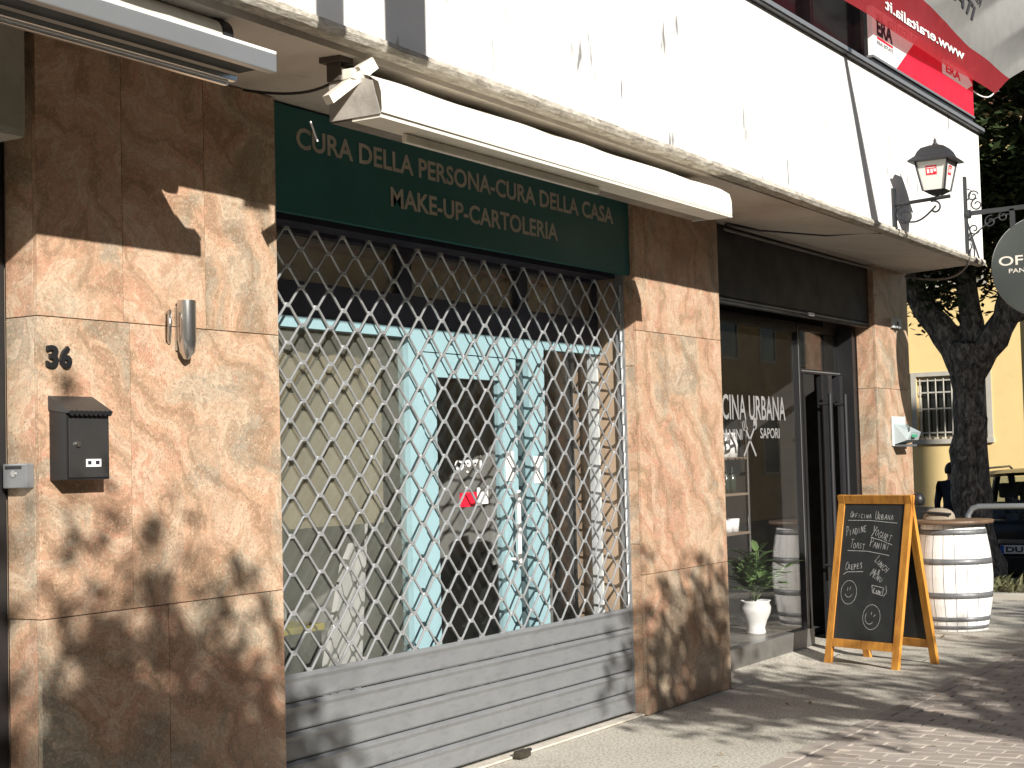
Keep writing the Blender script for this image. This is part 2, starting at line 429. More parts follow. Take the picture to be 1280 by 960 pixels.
# brick setts of the street : single pieces near the camera, the rest joined
street = MB().add([(-6, -9, .0015), (16.3, -9, .0015), (16.3, -1.2025, .0015), (-6, -1.2025, .0015)], [(0, 1, 2, 3)]).build('street', mat('sand_joint', (.40, .35, .28), .95, var=.25, scale=20))
tag(street, kind='structure')
vari = []
for k in range(6):
    a = random.uniform(.004, .008); mb = MB(); rr = random.Random(k)
    hx, hy = .096, .047
    b0 = [(-hx, -hy, -.02), (hx, -hy, -.02), (hx, hy, -.02), (-hx, hy, -.02)]
    b1 = [(x, y, rr.uniform(-.002, .002)) for x, y, z in b0]
    t = [(x*.955, y*.91, .007+rr.uniform(0, .003)) for x, y, z in b0]
    mb.add(b0+b1+t, [(0, 1, 5, 4), (1, 2, 6, 5), (2, 3, 7, 6), (3, 0, 4, 7), (4, 5, 9, 8), (5, 6, 10, 9), (6, 7, 11, 10), (7, 4, 8, 11), (8, 9, 10, 11)])
    me = bpy.data.meshes.new('sett'); me.from_pydata([tuple(v) for v in mb.v], [], mb.f); me.materials.append(M_SETT); vari.append(me)
spots = []
def in_view(x, y):
    d = Vector((x, y, 0))-EYE; z = d.dot(F)
    px, py = 640+2000*d.dot(R2)/z, 480-2000*d.dot(U2)/z
    return -20 < px < 1300 and py < 980
for row in range(2):                                           # kerb-like border courses along the strip
    for i in range(0, 60):
        spots.append((6.2+.2*i+(.1 if row else 0), -1.25-.1*row, 0.0))
for j in range(60):
    for i in range(20):
        spots.append((6.2+.1*j*1.0+.05, -1.45-.2*i-(.1 if j % 2 else 0)+.0, R(90)))
for j in range(60, 105):
    for i in range(16):
        spots.append((6.2+.1*j+.05, -1.45-.2*i-(.1 if j % 2 else 0), R(90)))
vis = [s for s in spots if in_view(s[0], s[1])]; vis.sort(key=lambda s: (Vector((s[0], s[1], 0))-EYE).length)
near = vis[:300]; nearset = set(near); rest = [s for s in spots if s not in nearset]
for i, (x, y, rz) in enumerate(near):
    o = bpy.data.objects.new('paving_brick', vari[i % 6]); col.objects.link(o); o.parent = street
    o.location = (x, y, random.uniform(-.002, .003)); o.rotation_euler = (random.uniform(-.02, .02), random.uniform(-.02, .02), rz+random.uniform(-.02, .02))
rb = MB()
for i, (x, y, rz) in enumerate(rest):
    rb.M = Matrix.Translation((x, y, random.uniform(-.002, .003))) @ Matrix.Rotation(rz, 4, 'Z')
    me = vari[i % 6]; rb.add([v.co for v in me.vertices], [list(p.vertices) for p in me.polygons])
rb.M = None
tag(rb.build('paving_bricks', M_SETT, street), kind='stuff')

lv = random.Random(31); dl_ = MB()
for k in range(70):
    x, y = lv.uniform(7, 16), lv.uniform(-2.2, -.08); a = lv.uniform(0, 6.28); r_ = lv.uniform(.012, .03); q = Vector((x, y, .012)); d = Vector((math.cos(a), math.sin(a), lv.uniform(-.1, .35)))*r_; e = Vector((-math.sin(a), math.cos(a), lv.uniform(-.2, .2)))*r_*.45
    dl_.add([q-d, q+e, q+d, q-e], [(0, 1, 2, 3)])
tag(dl_.build('fallen_leaves', mat('dry_leaf', (.22, .15, .07), .8, var=.4, scale=3)), 'scattered dry leaves lying on the pavement and bricks', 'leaves', kind='stuff')

# ================================================================== the shop building
B = thing('shop_building', 'white fronted corner building with three granite pillars and a deep canopy over two shops', 'building', (0, 0, 0))
def slab_part(parent, x0, x1, y0, y1, z0, z1):
    MB().box(x0, x1, y0, y1, z0, z1, bev=.0015).build('granite_slab', M_GRAN, parent)
def pillar(x0, x1, front_cols, rows, side_rows, depth, side_depth):
    core = box('pillar', M_MORTAR, B, x0+.012, x1-.012, .012, depth, -.05, SOF-.002)
    g = .0016
    for i in range(len(rows)-1):
        cols = front_cols[i]
        for k in range(len(cols)-1):
            slab_part(core, cols[k]+(g if k else 0), cols[k+1]-(g if k < len(cols)-2 else 0), 0, .02, rows[i]+g, rows[i+1]-g)
    for i in range(len(side_rows)-1):
        slab_part(core, x0, x0+.02, .0215, side_depth, side_rows[i]+g, side_rows[i+1]-g)
        slab_part(core, x1-.02, x1, .0215, side_depth, side_rows[i]+g, side_rows[i+1]-g)
    return core
rows = [.004, 1.0, 2.052, SOF-.004]
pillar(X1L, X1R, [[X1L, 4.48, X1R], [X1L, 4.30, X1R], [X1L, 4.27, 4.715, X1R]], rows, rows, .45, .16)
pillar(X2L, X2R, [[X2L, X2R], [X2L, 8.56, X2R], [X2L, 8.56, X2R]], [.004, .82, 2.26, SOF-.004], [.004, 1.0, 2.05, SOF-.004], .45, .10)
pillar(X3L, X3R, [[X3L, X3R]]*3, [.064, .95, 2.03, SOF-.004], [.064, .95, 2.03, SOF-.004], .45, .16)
# end wall of the building round the corner, far side of the third pillar
box('side_wall', M_OCHRE, B, X3L+.1, X3R-.02, .452, 9, -.05, 4.05)
box('rear_wall', M_INT, B, -3, X3R-.1, 4.0, 4.2, -.05, 4.05)
# canopy : white fascia, weathered drip edge, stained soffit, grey cap
XE = 13.10
def zf(x): return 3.062-.006*(x-4)             # the canopy hangs a little lower to the right
fa = MB()
def band(mb, ya, yb, za, zb, x0=-3.0, x1=XE, n=60, wob=0.0):
    vs = []
    for i in range(n+1):
        x = x0+(x1-x0)*i/n; w = wob*random.uniform(-1, 1)
        vs += [(x, ya, zf(x)+za+w), (x, yb, zf(x)+za+w), (x, yb, zb+.0*x), (x, ya, zb)]
    fs = [(4*i+a, 4*i+(a+1) % 4, 4*i+4+(a+1) % 4, 4*i+4+a) for i in range(n) for a in range(4)]
    fs += [(0, 1, 2, 3), (4*n+3, 4*n+2, 4*n+1, 4*n)]
    mb.add(vs, fs); return mb
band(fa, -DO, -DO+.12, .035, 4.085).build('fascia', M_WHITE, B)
lp = MB(); n = 160
prof = lambda x: [(-DO-.016, zf(x)+.034), (-DO-.020, zf(x)+.012), (-DO-.004, zf(x)-.006), (-DO+.05, zf(x)-.010), (-DO+.09, zf(x)+.004), (-DO+.09, zf(x)+.034)]
vs = []
for i in range(n+1):
    x = -3+(XE+3)*i/n
    for (y, z) in prof(x): vs.append((x, y+random.uniform(-.0015, .0015), z+random.uniform(-.002, .002)))
lp.add(vs, [(6*i+a, 6*i+(a+1) % 6, 6*i+6+(a+1) % 6, 6*i+6+a) for i in range(n) for a in range(6)]+[list(range(6)), list(range(6*n, 6*n+6))[::-1]])
lp.build('drip_edge', M_LIP, B)
so = MB(); so.hexa([(-3, -DO+.09, SOF), (XE, -DO+.09, zf(XE)+.01), (13.52, .0, SOF-.02), (13.56, .4, SOF), (-3, .4, SOF)],
                   [(-3, -DO+.09, SOF+.1), (XE, -DO+.09, SOF+.1), (13.52, 0, SOF+.1), (13.56, .4, SOF+.1), (-3, .4, SOF+.1)])
so.build('soffit', M_SOF, B)
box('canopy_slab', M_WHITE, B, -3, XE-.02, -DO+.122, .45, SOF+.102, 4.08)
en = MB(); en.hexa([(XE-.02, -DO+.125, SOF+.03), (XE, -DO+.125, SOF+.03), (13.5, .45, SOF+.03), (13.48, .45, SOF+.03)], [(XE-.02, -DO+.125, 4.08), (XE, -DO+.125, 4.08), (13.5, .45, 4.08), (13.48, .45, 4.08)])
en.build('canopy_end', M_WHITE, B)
box('coping', M_DKGREY, B, -3, XE+.03, -DO-.035, -DO+.20, 4.088, 4.118)
box('coping_trim', M_ALU, B, -3, XE+.03, -DO-.045, -DO-.037, 4.100, 4.126)
# first floor : dark glazing behind the canopy
box('upper_wall', M_DKGREY, B, -3, 13.35, -.40, .45, 4.12, 7.4)
for k in range(11):
    x = 2.0+k*1.03
    w = box('upper_window', M_UPGL, B, x+.05, x+.98, -.418, -.402, 4.2, 6.6)
    box('window_frame', M_DKGREY, w, x-.02, x+.045, -.47, -.402, 4.16, 6.7)
# lintels and boxes over the openings
box('lintel', M_NAVY, B, X1R+.002, X2L-.002, .13, .34, 2.575, SOF-.003)
box('lintel', M_DKGREY, B, X2R+.002, X3L-.002, .07, .34, 2.60, SOF-.003)
MB().box(X2R+.004, X3L-.004, .045, .068, 2.57, SOF-.02, bev=.004).build('shutter_housing', mat('charcoal_panel', (.03, .03, .031), .55, var=.1), B)
MB().box(X2R+.004, X3L-.004, .05, .10, 2.525, 2.568, bev=.006).build('shutter_bottom_bar', M_DKGREY, B)
MB().box(X2R+.02, X3L-.02, .046, .0495, 2.548, 2.553).build('edge_trim', M_ALU, B)
MB().box(11.33, 11.43, .03, .049, 2.537, 2.562, bev=.005).build('shutter_lock', M_WHITEP, B)
# left doorway : aluminium frame, roller box
box('door_frame', M_ALU, B, 3.70, 3.80, .15, .22, 0, 2.95)
box('door_jamb', M_BLACK, B, 3.802, X1L-.002, .165, .3, 0, 3.05)
MB().box(2.2, 3.72, -.12, .25, 2.63, SOF-.003, bev=.03).build('roller_box', mat('beige_render', (.36, .33, .27), .9, var=.12, dirt=.2, bmp=.3), B)
box('door_panel', M_ALU, B, 2.2, 3.698, .17, .20, 0, 2.63)
# ------------------------------------------------- interiors
box('partition', M_INT, B, X2L+.2, X2L+.3, .46, 4, 0, SOF)
box('partition', M_INT, B, X1L+.3, X1L+.4, .46, 4, 0, SOF)
box('shop_ceiling', M_INT, B, X1L+.41, X2L+.19, .45, 4, 2.85, 2.95)
box('shop_floor', M_TILE, B, X1L+.41, X2L+.19, .46, 3.99, .006, .012)
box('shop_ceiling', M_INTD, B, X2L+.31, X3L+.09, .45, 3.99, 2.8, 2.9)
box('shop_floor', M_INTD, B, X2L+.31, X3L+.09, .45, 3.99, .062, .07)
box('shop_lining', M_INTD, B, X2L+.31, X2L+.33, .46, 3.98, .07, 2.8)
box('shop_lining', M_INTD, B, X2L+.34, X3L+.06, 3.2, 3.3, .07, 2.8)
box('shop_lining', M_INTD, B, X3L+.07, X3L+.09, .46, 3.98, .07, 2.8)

# ------------------------------------------------- first shopfront : light blue frame behind the grille
YF0, YF1 = .25, .31
fr = MB()
fr.box(5.17, 8.50, YF0, YF1, 2.128, 2.178)                       # top rail
fr.box(6.43, 6.555, YF0-.004, YF1, .1, 2.128)
fr.box(7.575, 7.745, YF0-.004, YF1, .1, 2.128)
fr.box(6.555, 7.575, YF0-.003, YF1, 2.065, 2.128)
fr.box(5.17, 5.24, YF0+.002, YF1, .1, 2.128)
fr.box(5.24, 6.43, YF0+.003, YF1, .1, .2); fr.box(7.745, 8.35, YF0+.003, YF1, .1, .2)
fr.box(5.17, 8.5, YF0-.006, YF1, .02, .1)
SF = fr.build('shopfront_frame', M_BLUE, B)
MB().box(8.366, 8.386, YF0-.003, YF1, .1, 2.128).build('thin_post', mat('pale_grey_paint', (.45, .47, .46), .5), SF)
box('pane', M_GLASSD, SF, 5.24, 6.43, .278, .284, .2, 2.128)
box('pane', M_GLASS, SF, 7.745, 8.355, .278, .284, .2, 2.128)
box('pane', M_GLASSC, SF, 8.40, 8.62, .278, .284, .1, 2.128)
dr = MB()
dr.box(6.56, 6.675, YF0+.002, YF1-.008, .11, 2.06); dr.box(7.30, 7.45, YF0+.002, YF1-.008, .11, 2.06)
dr.box(6.675, 7.30, YF0+.003, YF1-.008, 1.94, 2.06); dr.box(6.675, 7.30, YF0+.003, YF1-.008, .11, .26)
DR = dr.build('shop_door', M_BLUE, B)
MB().box(7.452, 7.572, YF0+.03, YF1-.01, .1, 2.06).build('door_gap', mat('dark_teal', (.05, .075, .08), .5), DR)
box('pane', M_GLASS, DR, 6.675, 7.30, .276, .282, .26, 1.94)
hb = MB(); hb.tube([(7.36, .20, .95), (7.36, .20, 1.35)], .012); hb.tube([(7.36, .20, .98), (7.36, .252, .98)], .009); hb.tube([(7.36, .20, 1.32), (7.36, .252, 1.32)], .009)
hb.build('door_handle', M_WHITEP, DR)
# notices stuck on the door glass
st = MB().box(6.90, 7.06, .2715, .2745, 1.275, 1.35, bev=.001).build('notice', M_REDP, DR, 'red notice with a white heart sign')
MB().box(7.065, 7.17, .2715, .2745, 1.285, 1.372, bev=.001).build('notice', M_WHITEP, DR, 'white notice')
put_text(MB(), 'oggi', lambda u, v, e: Vector((6.86+u, .2735, 1.44+v)), .26, .10, .02).build('window_lettering', M_WHITEP, DR)
MB().box(7.315, 7.40, YF0-.003, YF0-.001, 1.40, 1.56).build('paper_notice', M_WHITEP, DR)
MB().box(7.60, 7.70, YF0-.009, YF0-.0065, 1.38, 1.53).build('paper_notice', M_WHITEP, SF)
# transom with three lights above the blue rail, canopy shade painted into its colour
tf = MB()
tf.box(5.17, 8.60, .262, .32, 2.182, 2.34); tf.box(5.17, 8.60, .262, .32, 2.555, 2.60)
for x0, x1 in ((5.17, 5.24), (6.40, 6.50), (7.52, 7.62), (8.43, 8.6)): tf.box(x0, x1, .264, .32, 2.34, 2.555)
TF = tf.build('transom_frame', M_NAVY, B)
for x0, x1 in ((5.24, 6.40), (6.50, 7.52), (7.62, 8.43)): box('pane', glass('transom_glass', dust=.10, dustc=(.5, .46, .38), refl=3.0), TF, x0, x1, .285, .291, 2.34, 2.555)
for x0, x1 in ((5.17, 6.45), (6.451, 7.57), (7.571, 8.6)):  # pale sheet added behind each light, standing in for a bright reflection
    MB().grid(lambda u, v: Vector((x0+(x1-x0)*u, .36+.008*math.sin(u*14+x0)+.006*math.sin(u*31+v*3), 2.30+.32*v)), 40, 6).build('pale_backing', mat('reflection_cream', (.80, .74, .62), .9, c2=(.55, .49, .38), scale=2.2), TF)
# things seen behind the panes
bl = MB().grid(lambda u, v: Vector((5.2+1.23*u, .42+.007*math.sin(u*23)+.004*math.sin(u*51), 1.22+.95*v)), 60, 4)
tag(bl.build('window_blind', M_PAPER), 'khaki blind hanging behind the left pane of the grilled shop', 'blind')
wb = MB(); wb.hexa([(5.95, .55, .02), (6.62, .75, .02), (6.62, .78, .02), (5.95, .58, .02)], [(6.28, .55, 1.02), (6.62, .65, 1.30), (6.62, .68, 1.30), (6.28, .58, 1.02)])  # board outline and white stand in for a patch of sunlight indoors
tag(wb.build('sun_patch_board', M_WHITEP), 'white slanted board standing in for a sun patch behind the glass left of the blue door', 'board')
cb = thing('storage_box', 'black box with a yellow rim behind the bottom left of the grille', 'box', (5.7, .6, .012))
MB().box(5.35, 5.93, .42, .8, .014, .74, bev=.01).build('box_body', M_BLACK, cb)
MB().box(5.34, 5.94, .41, .81, .742, .775, bev=.005).build('rim', mat('mustard_plastic', (.30, .25, .04), .5), cb)
def shelf_unit(x0, x1, y, label):
    t = thing('shelf_unit', label, 'shelves', ((x0+x1)/2, y, .012))
    for z in (.35, .75, 1.15, 1.55, 1.95): box('shelf', M_INT, t, x0, x1, y, y+.35, z, z+.025)
    for x in (x0, x1-.03): box('upright', M_INT, t, x, x+.029, y-.002, y+.352, .014, 2.2)
    return t
shelf_unit(6.9, 8.3, 2.6, 'grey shelf unit standing empty inside the closed grilled shop')
for q, (x, y, h, r_, c) in enumerate([(8.05, .55, 1.42, .15, (.06, .05, .035)), (8.22, .62, 1.15, .12, (.12, .08, .055))]):
    t = thing('dress_form', ['taller', 'shorter'][q]+' brown dress form behind the glass right of the blue door', 'dress form', (x, y, .012), 'dress forms in the window')
    mf = mat('form_cloth_%s' % 'ab'[q], c, .9)
    MB().lathe([(.01, h*.62), (r_*.8, h*.64), (r_, h*.72), (r_*.72, h*.82), (r_*1.05, h*.92), (r_*.9, h*.97), (r_*.3, h), (r_*.28, h*1.05), (.001, h*1.06)], (x, y, .012), 14).build('torso', mf, t)
    MB().tube([(x, y, .02), (x, y, h*.63)], .012).build('stand', M_BLACK, t)
    MB().lathe([(.001, 0), (.14, 0), (.13, .02), (.02, .035)], (x, y, .014), 16).build('base', M_BLACK, t)

# ------------------------------------------------- second shopfront
YS0, YS1 = .28, .33
f2 = MB()
f2.box(X2R+.003, 9.78, YS0, YS1, .18, 2.525)
f2.box(11.70, 11.755, YS0, YS1, .036, 2.525)
f2.box(12.625, X3L-.003, YS0-.11, YS1, .036, 2.525)
f2.box(9.78, 11.70, YS0+.002, YS1, 2.45, 2.525); f2.box(11.755, 12.625, YS0+.002, YS1, 2.47, 2.525)
f2.box(11.755, 12.625, YS0+.002, YS1, 2.135, 2.17)
F2 = f2.build('shopfront_frame', M_BLACK, B)
MB().box(11.704, 11.708, YS0-.004, YS0-.001, .2, 2.5).build('edge_trim', M_ALU, F2)
MB().box(11.76, 12.62, YS0-.003, YS0-.001, 2.15, 2.158).build('edge_trim', M_ALU, F2)
P2 = box('pane', M_GLASS, F2, 9.78, 11.70, .302, .308, .18, 2.45)
box('pane', M_GLASS, F2, 11.755, 12.625, .302, .308, 2.17, 2.47)
MB().box(X2R+.003, 11.80, YS0-.02, .95, .02, .168, bev=.004).build('display_plinth', mat('grey_plinth', (.12, .115, .105), .35, var=.2, scale=4, dirt=.3), B)
d2 = MB()
d2.box(12.20, 12.27, YS0+.006, YS1-.004, .04, 2.133); d2.box(11.80, 11.84, YS0+.006, YS1-.004, .04, 2.133)
D2 = d2.build('door_leaf', M_BLACK, B)
d3 = MB(); d3.box(12.29, 12.37, YS0-.02, YS1, .04, 2.133); d3.box(12.55, 12.62, YS0-.02, YS1, .04, 2.133); d3.box(12.37, 12.55, YS0-.018, YS1, .04, .2)
D3 = d3.build('door_leaf', M_DKGREY, B)
for D, x, y in ((D2, 12.15, .20), (D3, 12.47, .19)):
    h = MB(); h.tube([(x, y, .55), (x, y, 1.98)], .016); h.tube([(x, y, 1.9), (x, y+.09, 1.9)], .011); h.tube([(x, y, .62), (x, y+.09, .62)], .011)
    h.build('pull_handle', M_DKGREY, D)
# lettering and cutlery emblem on the pane
YG = .2995; M_WLET = mat('window_print', (.25, .245, .235), .7)
for tx_, x_, z_, w_, h_ in (('OFFICINA URBANA', 9.93, 1.76, 1.52, .18), ('PANINI', 10.25, 1.617, .37, .077), ('SAPORI', 10.95, 1.627, .37, .077)):
    put_text(MB(), tx_, lambda u, v, e: Vector((x_+u, YG, z_+v)), w_, h_, .012).build('window_lettering', M_WLET, F2)
ce = MB()
def gp(x, z): return Vector((x+.20, YG, z))
def flat_poly(mb, pts): mb.add([gp(*p) for p in pts], [list(range(len(pts)))])
def strip(mb, a, b, w):
    a, b = Vector(a), Vector(b); d = (b-a).normalized(); nrm = Vector((-d.y, d.x))*w/2
    flat_poly(mb, [a-nrm, b-nrm, b+nrm, a+nrm])
strip(ce, (10.44, 1.50), (10.66, 1.72), .022); strip(ce, (10.66, 1.50), (10.48, 1.70), .022)
for k in (-1, 0, 1): strip(ce, (10.47+.03*k, 1.69+.008*k), (10.455+.03*k, 1.755+.008*k), .012)
strip(ce, (10.43, 1.69), (10.52, 1.70), .02)
flat_poly(ce, [(10.66+.035*math.cos(a*.5236), 1.735+.045*math.sin(a*.5236)) for a in range(12)])
ce.build('cutlery_emblem', M_WLET, F2)
# shelves, jars, cups inside the second shop
sh = thing('wall_shelves', 'dark shelves on a chrome pole behind the second shop window', 'shelves', (11.2, .76, .168))
for z in (.90, 1.20, 1.475): MB().box(10.6, 11.60, .68, .92, z, z+.018).build('shelf', mat('shelf_edge', (.22, .17, .13), .5), sh)
MB().tube([(11.625, .70, .17), (11.625, .70, 1.72)], .014).build('pole', M_CHROME, sh)
jl = ['short white cup', 'white spouted jug', 'tall white jar', 'small white tub', 'narrow glass bottle', 'round white bowl', 'black bottle', 'white canister', 'slim white carton']
ki = 0
JM = [M_WHITEP, mat('bottle_glass', (.05, .06, .05), .15), mat('cream_tin', (.6, .55, .45), .4)]
for z, lst in ((.918, [(11.26, 'c', .1), (11.38, 'c', .09), (11.50, 'c', .1)]), (1.218, [(11.16, 'r', .08), (11.38, 'b', .2), (11.50, 'b', .2)]), (1.493, [(11.14, 'c', .12), (11.32, 'j', .15), (11.47, 'j', .19)])):
    for i, (x, k, h) in enumerate(lst):
        zz = z+.001; y = .78
        p = {'c': [(.001, 0), (.04, 0), (.05, h), (.001, h)], 'b': [(.001, 0), (.035, 0), (.035, h*.6), (.012, h*.78), (.012, h), (.001, h)],
             'r': [(.001, 0), (.05, 0), (.085, h*.6), (.09, h), (.001, h)], 'j': [(.001, 0), (.06, 0), (.075, h*.5), (.05, h*.9), (.055, h), (.001, h)]}[k]
        nm = {'c': 'cup', 'b': 'bottle', 'r': 'bowl', 'j': 'jug'}[k]
        shelfn = {.918: 'lowest', 1.218: 'middle', 1.493: 'top'}[z]
        place = ['leftmost', 'next along', 'further right', 'rightmost'][i] if i < len(lst)-1 else 'rightmost'
        tag(MB().lathe(p, (x, y, zz), 14).build(nm, JM[1] if k == 'b' else JM[0]), '%s %s on the %s shelf behind the second shop window, %s there' % ({'c': 'white', 'b': 'dark', 'r': 'white', 'j': 'white'}[k], nm, shelfn, place), nm, 'crockery and bottles on the window shelves')
# white vase with a green plant on the plinth
vz = .168; VX, VY = 11.22, .50
vase = thing('flower_vase', 'white ceramic vase standing in the second shop window', 'vase', (VX, VY, vz))
MB().lathe([(.001, 0), (.07, 0), (.075, .015), (.068, .05), (.085, .10), (.112, .16), (.118, .20), (.105, .235), (.118, .25), (.10, .25), (.09, .225), (.001, .22)], (VX, VY, vz+.001), 20).build('vase_body', M_WHITEP, vase)
plant = thing('potted_plant', 'bushy green leafy plant growing from the white vase', 'plant', (VX, VY, vz+.24))
def leaf(mb, p, d, L, w, up=Vector((0, 0, 1)), fold=.25, droop=.3):
    d = d.normalized(); x = d.cross(up)
    if x.length < .05: x = Vector((1, 0, 0))
    x.normalize(); nrm = x.cross(d)
    q = [p, p+d*L*.35-nrm*L*droop*.1, p+d*L*.72-nrm*L*droop*.35, p+d*L-nrm*L*droop*.8]
    ww = [w*.08, w*.5, w*.42, 0.002]
    vs = []
    for c, a in zip(q, ww): vs += [c-x*a+nrm*a*fold, c, c+x*a+nrm*a*fold]
    fs = []
    for i in range(3): fs += [(3*i, 3*i+1, 3*i+4, 3*i+3), (3*i+1, 3*i+2, 3*i+5, 3*i+4)]
    mb.add(vs, fs)
rl = random.Random(3)
stm = MB(); nleaf = 0
for s_ in range(15):
    a = rl.uniform(0, 6.28); tilt = rl.uniform(.1, .85); L = rl.uniform(.24, .50)
    d = Vector((math.cos(a)*tilt, math.sin(a)*tilt*.8, 1)).normalized()
    base = Vector((VX, VY, vz+.24)); pts = [base+d*L*t+Vector((0, 0, -.1*t*t*tilt)) for t in (0, .35, .7, 1)]
    stm.tube(pts, .005, 5)
    for k in range(8):
        t = .3+.7*k/7; p = base+d*L*t+Vector((0, 0, -.1*t*t*tilt)); b_ = rl.uniform(0, 6.28)
        ld = (d*.5+Vector((math.cos(b_), math.sin(b_), rl.uniform(-.1, .5)))).normalized()
        m_ = MB(); leaf(m_, p, ld, rl.uniform(.13, .23), rl.uniform(.045, .075)); m_.build('leaf', M_LEAF2, plant); nleaf += 1
stm.build('stem', M_LEAF2, plant)
stl = thing('bar_stool', 'dark round topped bar stool inside the second shop', 'stool', (12.0, 1.3, .07))
MB().lathe([(.001, .72), (.18, .72), (.19, .74), (.18, .77), (.001, .775)], (12.0, 1.3, .07), 18).build('seat', M_DKGREY, stl)
for a in range(4):
    x, y = 12+.2*math.cos(a*1.571+.7), 1.3+.2*math.sin(a*1.571+.7)
    MB().tube([(x, y, .075), (12+(x-12)*.5, 1.3+(y-1.3)*.5, .79)], .014, 6).build('leg', M_CHROME, stl)

# ================================================================== roller grille
G = thing('roller_shutter', 'lowered roller shutter of galvanised diamond grille above five solid grey slats', 'shutter', (6.8, .1, 0))
YGR = .10; NX0 = 5.43-.197; W_ = .197; H_ = .165; Z0 = .634
for k in range(24):
    mb = MB(); pts = []; ofs = 0 if k % 2 == 0 else .5
    yo = .0025*(1 if k % 2 else -1)
    zl, zh = Z0+k*H_/2, Z0+(k+1)*H_/2
    if zh > 2.60: break
    i = 0; x = NX0+ofs*W_-W_
    sag = lambda x: .004*math.sin(x*2.1+k)
    hi = False
    while x < X2L+.15:
        z = (zh-.004) if hi else (zl+.004)
        for dx in (-.016, .016):
            xx = min(max(x+dx, X1R+.012), X2L-.012)
            pts.append(Vector((xx, YGR+yo, z+sag(x))))
        x += W_/2; hi = not hi
    cl = [pts[0]]
    for p in pts[1:]:
        if (p-cl[-1]).length > .012: cl.append(p)
    mb.tube(cl, .0062, 6)
    mb.build('zigzag_bar', M_WIRE, G)
cl = MB()
for k in range(24):
    ofs = 0 if k % 2 == 0 else .5; x = NX0+ofs*W_-W_; z = Z0+k*H_/2
    if z > 2.58: break
    while x < X2L-.03:
        if x > X1R+.03: cl.box(x-.014, x+.014, YGR-.008, YGR+.008, z-.008, z+.008)
        x += W_
tag(cl.build('link_clips', M_WIRE, G), kind='stuff')
for k in range(5):
    z1 = .628-k*.122; z0 = z1-.119; s_ = MB()
    pr = [(YGR-.004, z0+.004), (YGR-.010, z0+.012), (YGR-.010, z1-.034), (YGR-.019, z1-.016), (YGR-.018, z1-.012), (YGR-.003, z1), (YGR+.006, z1), (YGR+.006, z0)]
    s_.hexa([(X1R+.012, y, z) for y, z in pr], [(X2L-.012, y, z) for y, z in pr])
    s_.build('slat', M_GALV, G)
for x0, x1 in ((X1R+.001, X1R+.010), (X2L-.010, X2L-.001)):
    pass
MB().box(X1R+.001, X1R+.011, .078, .135, .02, 2.98).build('guide_rail', M_ALU, G)
MB().box(X2L-.011, X2L-.001, .078, .135, .02, 2.98).build('guide_rail', M_ALU, G)
rbx = MB(); rbx.tube([(X1R+.02, .096, 2.80), (X2L-.02, .096, 2.80)], .03, 20); rbx.build('roller_drum', M_DKGREY, G)
MB().box(X1R+.005, X2L-.005, .02, .092, .003, .014, bev=.003).build('threshold', mat('pale_stone', (.55, .50, .42), .8, var=.2, dirt=.3, scale=10), B)
pk = thing('padlock', 'dark padlock lying at the foot of the roller shutter', 'padlock', (6.98, .0, .004))
MB().box(6.93, 7.03, -.04, .012, .006, .045, bev=.012).build('lock_body', mat('tarnished_brass', (.07, .06, .045), .5, .5), pk)
MB().tube([(7.02+.001, -.02, .03), (7.055, -.02, .034), (7.07, -.012, .034), (7.055, .0, .034), (7.021, .0, .03)], .007, 8).build('shackle', M_DKGREY, pk)

# ================================================================== sign board over the grille
S = thing('sign_board', 'dark green shop sign board above the roller grille', 'sign', (6.7, .05, 2.585))
MB().box(X1R-.03+.035, X2L-.004, .03, .06, 2.585, 3.045, bev=.003).build('panel', M_GREEN, S)
for tx_, x_, z_, w_ in (('CURA DELLA PERSONA-CURA DELLA CASA', 5.326, 2.868, 2.892), ('MAKE-UP-CARTOLERIA', 6.008, 2.70, 1.557)):
    put_text(MB(), tx_, lambda u, v, e: Vector((x_+u, .0275, z_+v)), w_, .095, .022).build('lettering', M_BEIGE, S)

# ================================================================== awnings
A2 = thing('folded_awning', 'cream awning folded up above the green sign board', 'awning', (6.35, -.7, 2.9))
def sagz(x): return .012*math.sin((x-4.8)*1.1)
def hood(u, v):
    x = 4.76+3.19*u
    pr = [(-.56, 3.035), (-.62, 3.02), (-.70, 2.985), (-.78, 2.955), (-.825, 2.925), (-.836, 2.885), (-.838, 2.82), (-.834, 2.808)]
    t = v*(len(pr)-1); i = min(int(t), len(pr)-2); f = t-i
    y = pr[i][0]*(1-f)+pr[i+1][0]*f; z = pr[i][1]*(1-f)+pr[i+1][1]*f
    w = (1-v)*.006*math.sin(x*9+math.sin(x*4))
    return Vector((x, y, z+w-.010*u))
fb = MB().grid(hood, 64, 21); fb.build('fabric_hood', M_CREAM, A2)
bb = MB().box(4.76, 7.95, -.832, -.70, 2.788, 2.800); bb.build('front_bar', M_CREAM2, A2)
MB().box(4.765, 7.94, -.70, -.60, 2.795, 2.83).build('under_tray', mat('grimy_metal', (.20, .17, .14), .6, .2, dirt=.4), A2)
MB().box(5.05, 6.62, -.745, -.72, 2.752, 2.785, bev=.004).build('lower_bar', M_CREAM2, A2)
MB().hexa([(4.752, -.60, 2.80), (4.758, -.60, 2.80), (4.758, -.836, 2.80), (4.752, -.836, 2.80)], [(4.752, -.60, 3.01), (4.758, -.60, 3.01), (4.758, -.80, 2.93), (4.752, -.80, 2.93)]).build('end_plate', mat('worn_grey_enamel', (.34, .31, .27), .6, var=.3, dirt=.5), A2)
